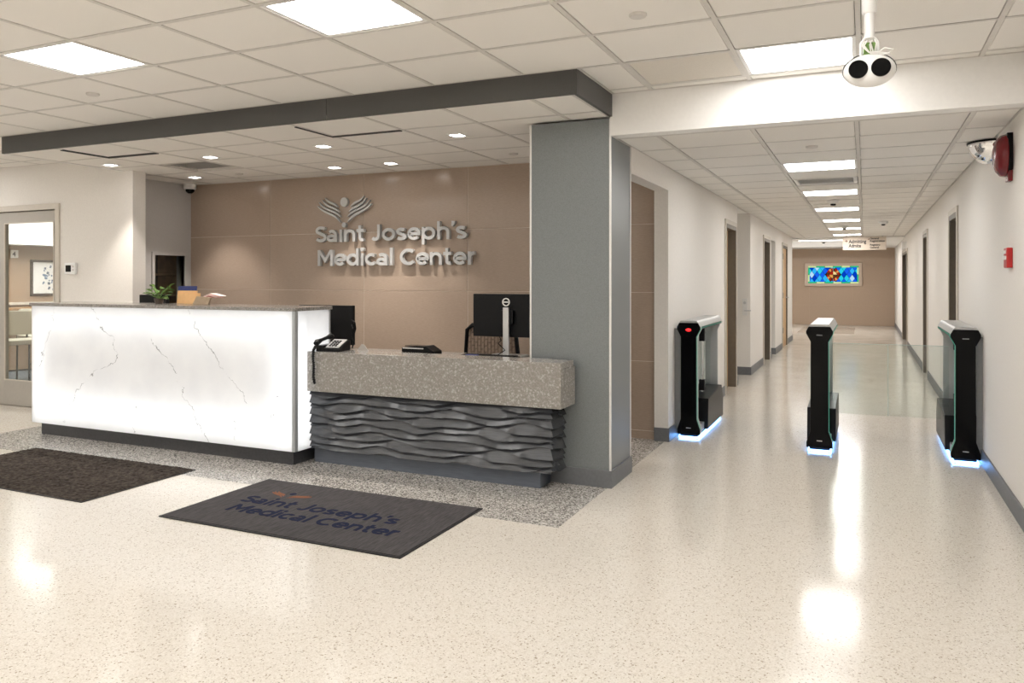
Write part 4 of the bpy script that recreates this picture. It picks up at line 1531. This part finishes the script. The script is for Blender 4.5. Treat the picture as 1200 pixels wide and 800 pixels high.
def pane(poly, colr, z=-0.018):
    cxp = sum(p[0] for p in poly) / len(poly)
    czp = sum(p[1] for p in poly) / len(poly)
    pts = []
    for p in poly:
        d = math.hypot(p[0] - cxp, p[1] - czp) or 1
        f = max(0.3, 1 - gap * 1.3 / d)
        pts.append((cxp + (p[0] - cxp) * f, czp + (p[1] - czp) * f))
    MB().prism(pts, 1, z, z + 0.006).build('pane', GM[colr], sg)


def clip(poly, x0, x1, z0_, z1_):
    for ax, lim, sgn in ((0, x0, 1), (0, x1, -1), (1, z0_, 1), (1, z1_, -1)):
        out = []
        for i in range(len(poly)):
            a, b = poly[i - 1], poly[i]
            ia, ib = (a[ax] - lim) * sgn >= -1e-9, (b[ax] - lim) * sgn >= -1e-9
            if ia != ib:
                t_ = (lim - a[ax]) / (b[ax] - a[ax])
                out.append((a[0] + (b[0] - a[0]) * t_, a[1] + (b[1] - a[1]) * t_))
            if ib:
                out.append(b)
        poly = out
        if not poly:
            return poly
    return poly


bw = 0.045
nseg = 6
for i in range(nseg):
    xa, xb = -iw + 2 * iw * i / nseg, -iw + 2 * iw * (i + 1) / nseg
    pane([(xa, ih - bw), (xb, ih - bw), (xb, ih), (xa, ih)], 'lime' if i % 2 == 0 else 'green')
    pane([(xa, -ih), (xb, -ih), (xb, -ih + bw), (xa, -ih + bw)], 'green' if i % 2 == 0 else 'lime')
for s in (-1, 1):
    for j in range(2):
        za, zb = (-ih + bw) * (1 - j), (ih - bw) * j
        xa, xb = sorted((s * (iw - bw), s * iw))
        pane([(xa, za), (xb, za), (xb, zb), (xa, zb)], 'green' if (j + (s > 0)) % 2 else 'lime')
rnd = random.Random(4)
dw, dh = 0.075, 0.109
seqc = ['royal', 'sky', 'deep', 'royal', 'aqua', 'royal', 'pale', 'deep', 'sky', 'royal']
for i in range(-10, 11):
    for j in range(-3, 4):
        if (i + j) % 2:
            continue
        cxp, czp = i * dw, j * dh
        if math.hypot(cxp, czp) < 0.175:
            continue
        poly = clip([(cxp - dw, czp), (cxp, czp - dh), (cxp + dw, czp), (cxp, czp + dh)], -iw + bw, iw - bw, -ih + bw, ih - bw)
        if len(poly) >= 3 and abs(sum(poly[k - 1][0] * poly[k][1] - poly[k][0] * poly[k - 1][1] for k in range(len(poly)))) > 0.0015:
            pane(poly, rnd.choice(seqc))
for k in range(16):
    a0, a1 = 2 * pi * k / 16, 2 * pi * (k + 1) / 16
    pane([(0.11 * cos(a0), 0.11 * sin(a0)), (0.185 * cos(a0), 0.205 * sin(a0)), (0.185 * cos(a1), 0.205 * sin(a1)), (0.11 * cos(a1), 0.11 * sin(a1))], ['ruby', 'amber', 'ruby', 'brown'][k % 4], -0.024)
    if k % 4 == 0:
        a1 = 2 * pi * (k + 4) / 16
        pane([(0, 0), (0.11 * cos(a0), 0.11 * sin(a0)), (0.11 * cos((a0 + a1) / 2), 0.11 * sin((a0 + a1) / 2)), (0.11 * cos(a1), 0.11 * sin(a1))], ['gold', 'ruby', 'amber', 'brown'][k // 4], -0.024)

# ------------------------------------------------------------------ reception equipment
ZT = 0.841
# desk phone on the quartz ledge with its cord over the edge
ph = thing('desk_phone', 'black and silver desk phone on the quartz ledge, cord hanging over the edge', 'telephone', (-3.66, 4.765, ZT + 0.0005), 0.12)
m = MB()
m.prism([(-0.085, 0.0), (0.085, 0.0), (0.085, 0.075), (0.06, 0.08), (-0.085, 0.022)], 0, -0.02, 0.115)
m.build('body', M['black'], ph, bevel=0.005)
m = MB()
n_ = (0.058, 0.147)
m.prism([(-0.075, 0.0285), (0.052, 0.0795), (0.050, 0.0835), (-0.077, 0.0325)], 0, -0.004, 0.105)
m.build('faceplate', M['silver'], ph)
k_me = None
for i in range(3):
    for j in range(4):
        if k_me is None:
            k_me = bx(-0.008, 0.008, -0.006, 0.006, 0, 0.005).mesh('phone_key', M['black'])
        y = -0.055 + 0.024 * j
        inst('phone_key', k_me, ph, (0.022 + 0.024 * i, y, 0.0325 + (y + 0.077) * 0.4016), (radians(21.9), 0, 0))
m = MB()
m.tube([(-0.075, -0.09, 0.055), (-0.075, -0.075, 0.068), (-0.065, -0.03, 0.082), (-0.055, 0.03, 0.095), (-0.048, 0.07, 0.102), (-0.045, 0.085, 0.095)], [0.022, 0.024, 0.013, 0.013, 0.024, 0.020], 12)
m.build('handset', M['black'], ph, smooth=True)
bx(-0.085, -0.022, -0.08, 0.085, 0.0, 0.045).build('cradle', M['black'], ph, bevel=0.006)
m = MB()
pts = []
import mathutils
P0 = [(-0.07, -0.10, 0.045), (-0.075, -0.125, 0.012), (-0.070, -0.139, -0.04), (-0.062, -0.141, -0.11), (-0.066, -0.141, -0.18), (-0.056, -0.140, -0.235)]
for i in range(len(P0) - 1):
    for k in range(22):
        t_ = k / 22
        p = [P0[i][c] * (1 - t_) + P0[i + 1][c] * t_ for c in range(3)]
        a = (i * 22 + k) * 1.35
        pts.append((p[0] + 0.008 * cos(a), p[1] - 0.003 + 0.005 * sin(a), p[2]))
m.tube(pts, 0.0058, 7)
m.build('coiled_cord', M['black'], ph, smooth=True)
# small clear sheet beside the phone
tag(MB().prism([(-3.50, 0.842), (-3.40, 0.842), (-3.435, 0.885), (-3.46, 0.89)], 1, 4.868, 4.872).build('acrylic_holder', M['pale_clear']), 'small pale clear stand beside the desk phone', 'stand')

# second phone, seen low behind the ledge
ct = thing('card_terminal', 'black wedge-shaped desk terminal behind the quartz ledge', 'terminal', (-3.02, 5.03, 0.8005))
m = MB()
m.prism([(-0.15, 0.0), (0.13, 0.0), (0.13, 0.045), (0.06, 0.085), (-0.15, 0.068)], 1, -0.06, 0.06)
m.build('body', M['black'], ct, bevel=0.005)
bx(-0.14, 0.04, -0.062, -0.055, 0.060, 0.068).build('edge_strip', M['tbar'], ct)
bx(-0.13, 0.03, -0.045, 0.045, 0.078, 0.082).build('screen', M['black_gloss'], ct).rotation_euler = (0, 0, 0)


def monitor(label, loc, wd, ht, zc, rotz=0, silver=True):
    r = thing('monitor', label, 'monitor', loc, rotz)
    bx(-wd / 2, wd / 2, -0.012, 0.022, zc - ht / 2, zc + ht / 2).build('back_shell', M['black_matte'], r, bevel=0.006)
    bx(-wd / 2 + 0.012, wd / 2 - 0.012, 0.0215, 0.024, zc - ht / 2 + 0.012, zc + ht / 2 - 0.012).build('screen', M['black_gloss'], r)
    st = M['silver'] if silver else M['black']
    bx(-0.024, 0.024, -0.065, -0.045, 0.012, zc + ht / 2 - 0.10).build('stand_column', st, r, bevel=0.004)
    bx(-0.05, 0.05, -0.046, -0.011, zc - 0.06, zc + 0.04).build('stand_bracket', M['black'], r, bevel=0.004)
    bx(-0.13, 0.13, -0.13, 0.07, 0.0, 0.012).build('stand_base', st, r, bevel=0.004)
    return r


mon = monitor('wide black monitor seen from behind on a silver stand beside the grey column', (-2.445, 5.33, 0.8005), 0.60, 0.325, 0.305)
# ring mark at the top of the stand
m = MB()
stroke(m, arc(0, 0.408, 0.027, 0.027, 0, 360, 24)[:-1], 0.007, -0.062, -0.053, True)
m.box(-0.018, 0.018, -0.062, -0.053, 0.4035, 0.4125)
m.build('round_emblem', M['alu_white'], mon, weld=False)
m = MB()
m.tube([(-0.03, -0.04, 0.19), (-0.045, -0.075, 0.15), (-0.03, -0.08, 0.12), (-0.055, -0.08, 0.10), (-0.04, -0.07, 0.08), (0.0, -0.075, 0.05), (-0.05, -0.09, 0.014)], 0.004, 6)
m.build('cable', M['black'], mon, smooth=True)
mon2 = monitor('black monitor seen edge-on from behind at the end of the backlit desk', (-4.14, 5.32, 0.8005), 0.54, 0.33, 0.195, 0.06, False)
m = MB()
m.tube([(0.262, -0.02, 0.24), (0.30, -0.03, 0.22), (0.31, -0.035, 0.17), (0.29, -0.03, 0.12), (0.30, -0.04, 0.07), (0.285, -0.05, 0.01)], 0.006, 8)
m.tube([(0.262, -0.02, 0.20), (0.285, -0.035, 0.17), (0.275, -0.03, 0.11), (0.305, -0.04, 0.04)], 0.005, 8)
m.build('cable', M['black'], mon2, smooth=True)
monitor('small black screen top showing over the backlit desk beside the plant', (-6.14, 5.30, 0.8005), 0.36, 0.24, 0.312, 0.0, False)

kb = thing('keyboard', 'black keyboard lying under the wide monitor', 'keyboard', (-2.50, 5.10, 0.8005))
bx(-0.22, 0.22, -0.065, 0.065, 0, 0.02).build('body', M['black'], kb, bevel=0.004)
kme = bx(-0.011, 0.011, -0.011, 0.011, 0, 0.006).mesh('key', M['black_matte'])
for i in range(14):
    for j in range(4):
        inst('key', kme, kb, (-0.195 + 0.03 * i, -0.042 + 0.028 * j, 0.02))
bn = tag(bx(-2.62, -2.53, 4.95, 4.99, 0.8005, 0.838).build('tissue_pack', M['blue_card'], bevel=0.004), 'small blue packet lying before the wide monitor stand', 'packet')

# office chair behind the wide monitor
ch = thing('office_chair', 'office chair with woven mesh back behind the wide monitor', 'chair', (-2.80, 5.98, 0))
m = MB()
# frame of the back
bp_ = [(-0.25, -0.20, 0.50), (-0.245, -0.22, 0.70), (-0.22, -0.235, 0.96), (-0.17, -0.24, 1.0), (0.17, -0.24, 1.0), (0.22, -0.235, 0.96), (0.245, -0.22, 0.70), (0.25, -0.20, 0.50)]
m.tube(bp_, 0.018, 10)
m.tube([(-0.25, -0.20, 0.52), (0.25, -0.20, 0.52)], 0.018, 10)
m.build('back_frame', M['black'], ch, smooth=True)
m = MB()
m.prism([(-0.245, 0.52), (0.245, 0.52), (0.235, 0.75), (0.21, 0.985), (-0.21, 0.985), (-0.235, 0.75)], 1, -0.229, -0.222)
m.build('back_panel', M['woven'], ch)
wme = bx(-0.010, 0.010, -0.233, -0.219, -0.022, 0.022).mesh('weave_strip', M['weave'])
for i in range(14):
    for j in range(8):
        inst('weave_strip', wme, ch, (-0.20 + 0.031 * i, 0, 0.56 + 0.054 * j + (0.027 if i % 2 else 0)))
bx(-0.24, 0.24, -0.22, 0.24, 0.42, 0.50).build('seat', M['black_matte'], ch, bevel=0.02)
MB().tube([(0, 0, 0.10), (0, 0, 0.42)], 0.03, 12).build('gas_lift', M['black'], ch, smooth=True)
for k in range(5):
    a = 2 * pi * k / 5 + 0.3
    lg = MB()
    lg.tube([(0, 0, 0.10), (0.27 * cos(a), 0.27 * sin(a), 0.075)], [0.026, 0.016], 8)
    l_ = lg.build('leg', M['black'], ch, smooth=True)
    MB().lathe([(0.03, -0.02), (0.03, 0.02)], 14, (0.27 * cos(a), 0.27 * sin(a), 0.031), axis=1).build('caster', M['black'], l_, smooth=True)
for s in (-1, 1):
    MB().tube([(s * 0.24, -0.02, 0.46), (s * 0.29, -0.02, 0.48), (s * 0.29, -0.02, 0.66)], 0.014, 8).build('arm_post', M['black'], ch, smooth=True)
    bx(s * 0.29 - 0.035, s * 0.29 + 0.035, -0.12, 0.12, 0.66, 0.69).build('armrest', M['black'], ch, bevel=0.012)

# plant and papers along the tall desk's back edge
ZD = z1 + 0.0275
pl = thing('potted_plant', 'small leafy green plant at the back edge of the backlit desk', 'plant', (-5.50, 4.80, ZD))
MB().lathe([(0.030, 0.0), (0.040, 0.045), (0.037, 0.045), (0.033, 0.038), (0.0, 0.038)], 16).build('pot', M['pot'], pl, smooth=True)
rnd = random.Random(11)
m = MB()
leafs = []
for k in range(20):
    a = rnd.uniform(0, 2 * pi)
    r1 = rnd.uniform(0.025, 0.105)
    hh = rnd.uniform(0.055, 0.15)
    tip = (r1 * cos(a), r1 * sin(a) * 0.7, hh)
    m.tube([(0, 0, 0.035), (tip[0] * 0.35, tip[1] * 0.35, hh * 0.75), tip], 0.002, 5)
    leafs.append((tip, a))
m.build('stem', M['leaf'], pl)
lm_ = MB()
lp = [(0, 0, 0), (0.016, 0.017, 0.004), (0.040, 0.019, 0.004), (0.062, 0, -0.008), (0.040, -0.019, 0.004), (0.016, -0.017, 0.004)]
lm_.face([lp[0], lp[1], lp[2], (0.030, 0, -0.002)])
lm_.face([lp[2], lp[3], (0.030, 0, -0.002)])
lm_.face([lp[3], lp[4], (0.030, 0, -0.002)])
lm_.face([lp[4], lp[5], lp[0], (0.030, 0, -0.002)])
for f in list(lm_.f):
    lm_.face([(lm_.v[i][0], lm_.v[i][1], lm_.v[i][2] - 0.0012) for i in reversed(f)])
lme = lm_.mesh('leaf', M['leaf'], weld=False)
for tip, a in leafs:
    inst('leaf', lme, pl, tip, (rnd.uniform(-0.5, 0.5), rnd.uniform(-0.7, 0.3), a + rnd.uniform(-0.4, 0.4)))


def card(name, x, y, z, wd, ht, th_, mat, lean, label, cat, rot=0.0, flap=True):
    r = thing(name, label, cat, (x, y, z), rot)
    o = bx(-wd / 2, wd / 2, 0, th_, 0, ht).build('cover', M[mat], r)
    o.rotation_euler = (lean, 0, 0)
    o2 = bx(-wd / 2 + 0.004, wd / 2 - 0.012, th_ + 0.0008, th_ + 0.004, 0.004, ht - 0.012).build('sheets', M['paper'], r)
    o2.rotation_euler = (lean, 0, 0)
    return r


card('folder', -5.275, 4.885, ZD + 0.001, 0.215, 0.150, 0.004, 'blue_card', -0.10, 'dark blue upright folder behind the manila envelopes on the backlit desk', 'folder')
card('envelope', -5.235, 4.850, ZD + 0.001, 0.225, 0.112, 0.004, 'manila', -0.10, 'wider manila envelope standing in front of the blue folder', 'envelope')
card('envelope', -5.145, 4.822, ZD + 0.001, 0.16, 0.092, 0.004, 'manila', -0.10, 'smaller manila envelope standing nearest the pink papers', 'envelope', 0.12)
r = thing('paper_stack', 'loose pink and white papers slumped beside the manila envelopes', 'papers', (-4.955, 4.80, ZD + 0.001))
for k in range(4):
    m = MB()
    pts = [(-0.085 - 0.005 * k, 0.0), (-0.05, 0.05 + 0.006 * k), (0.02, 0.078 + 0.006 * k - 0.004), (0.095 + 0.01 * k, 0.058 + 0.004 * k)]
    back = [(p[0], p[1] - 0.003) for p in reversed(pts)]
    m.prism(pts + back, 1, 0.006 * k, 0.09)
    m.build('sheet', M['pink_paper'] if k == 0 else M['paper'] if k != 2 else M['pink_paper'], r)
bg = thing('kraft_folder', 'brown kraft card folder leaning at the right of the papers', 'folder', (-4.965, 4.760, ZD + 0.001))
m = MB()
m.prism([(-0.105, 0.0), (0.065, 0.0), (0.090, 0.055), (0.055, 0.062), (-0.06, 0.066)], 1, 0, 0.018)
m.build('cover', M['kraft'], bg)

# ------------------------------------------------------------------ waiting room furniture seen through the glazed door
def side_chair(label, loc, rotz):
    r = thing('side_chair', label, 'chair', loc, rotz, 'waiting room chairs')
    s = MB()
    s.prism([(-0.24, -0.24), (0.24, -0.24), (0.26, 0.0), (0.24, 0.24), (-0.24, 0.24), (-0.26, 0.0)], 2, 0.56, 0.62)
    s.build('seat', M['upholstery'], r, bevel=0.015)
    b_ = MB()
    b_.prism([(-0.24, 0.68), (-0.22, 0.66), (0.22, 0.66), (0.24, 0.68), (0.24, 0.92), (0.19, 0.97), (-0.19, 0.97), (-0.24, 0.92)], 1, 0.225, 0.265)
    b_.build('backrest', M['upholstery'], r, bevel=0.012)
    for sx in (-1, 1):
        MB().tube([(sx * 0.235, -0.22, 0.0), (sx * 0.235, -0.22, 0.56), (sx * 0.235, -0.16, 0.575)], 0.012, 8).build('leg', M['black'], r, smooth=True)
        MB().tube([(sx * 0.235, 0.24, 0.0), (sx * 0.235, 0.22, 0.56), (sx * 0.22, 0.24, 0.90)], 0.012, 8).build('leg', M['black'], r, smooth=True)
        MB().tube([(sx * 0.26, -0.22, 0.55), (sx * 0.265, -0.22, 0.74), (sx * 0.265, 0.20, 0.76)], 0.011, 8).build('armrest', M['black'], r, smooth=True)
    MB().tube([(-0.235, -0.22, 0.25), (0.235, -0.22, 0.25)], 0.009, 8).build('stretcher', M['black'], r, smooth=True)
    return r


sc1 = side_chair('cream upholstered side chair nearest the glazed door', (-9.72, 6.36, 0.004), 1.25)
dup(sc1, 'cream upholstered side chair behind the first one in the waiting room', (-10.25, 7.02, 0.004), 1.3)
dup(sc1, 'cream upholstered side chair half hidden at the wall of the waiting room', (-10.75, 7.75, 0.004), 1.4)
tb = thing('console_table', 'wood-topped console along the waiting room wall', 'table', (-11.50, 8.0, 0.004))
bx(-0.16, 0.16, -1.2, 1.2, 0.92, 0.955).build('tabletop', M['wood_rail'], tb, bevel=0.004)
for sx in (-0.13, 0.13):
    for sy in (-1.1, 1.1):
        bx(sx - 0.02, sx + 0.02, sy - 0.02, sy + 0.02, 0, 0.92).build('leg', M['wood_rail'], tb)


def picture(label, y, wd):
    r = thing('framed_picture', label, 'picture', (-11.698, y, 1.40))
    m = MB()
    h_ = 0.28
    for a in ((-wd / 2, wd / 2, h_ - 0.035, h_), (-wd / 2, wd / 2, -h_, -h_ + 0.035), (-wd / 2, -wd / 2 + 0.035, -h_ + 0.035, h_ - 0.035), (wd / 2 - 0.035, wd / 2, -h_ + 0.035, h_ - 0.035)):
        m.box(0, 0.03, a[0], a[1], a[2], a[3])
    m.build('frame', M['picture_frame'], r, bevel=0.004)
    bx(0.004, 0.012, -wd / 2 + 0.03, wd / 2 - 0.03, -h_ + 0.03, h_ - 0.03).build('mount', M['paper'], r)
    art = MB()
    rn = random.Random(int(y * 10))
    for k in range(26):
        yy, zz = rn.gauss(0, wd * 0.10), rn.gauss(0, 0.09)
        art.lathe([(0.012 + rn.random() * 0.012, 0.012), (0.01, 0.0135)], 8, (0, max(-wd * .3, min(wd * .3, yy)), max(-0.18, min(0.18, zz))), axis=0)
    art.build('art_print', pm('print_ink', (0.10, 0.16, 0.24), 0.6, var=0.8, scale=12), r)


picture('framed flower print on the tan waiting room wall', 8.12, 0.62)
picture('second framed print cut by the left door stile', 7.12, 0.50)
r = tag(bx(-11.699, -11.68, 7.50, 7.62, 1.70, 1.82).build('wall_plate', M['paper'], bevel=0.004), 'small white number plate under the waiting room bulkhead', 'plate')
me = text_mesh('4', 0.10, 0.002)
me.materials.clear()
me.materials.append(M['ink'])
inst('lettering', me, r, (-11.6785, 7.53, 1.725), (pi / 2, 0, pi / 2))
# unseen ceiling panel added to brighten the waiting room
troffer((-9.9, 7.4), 1.8, 1.2, 'added large light panel, unseen, brightening the waiting room behind the glazed door', 2.555, 'troffer_hall', None)
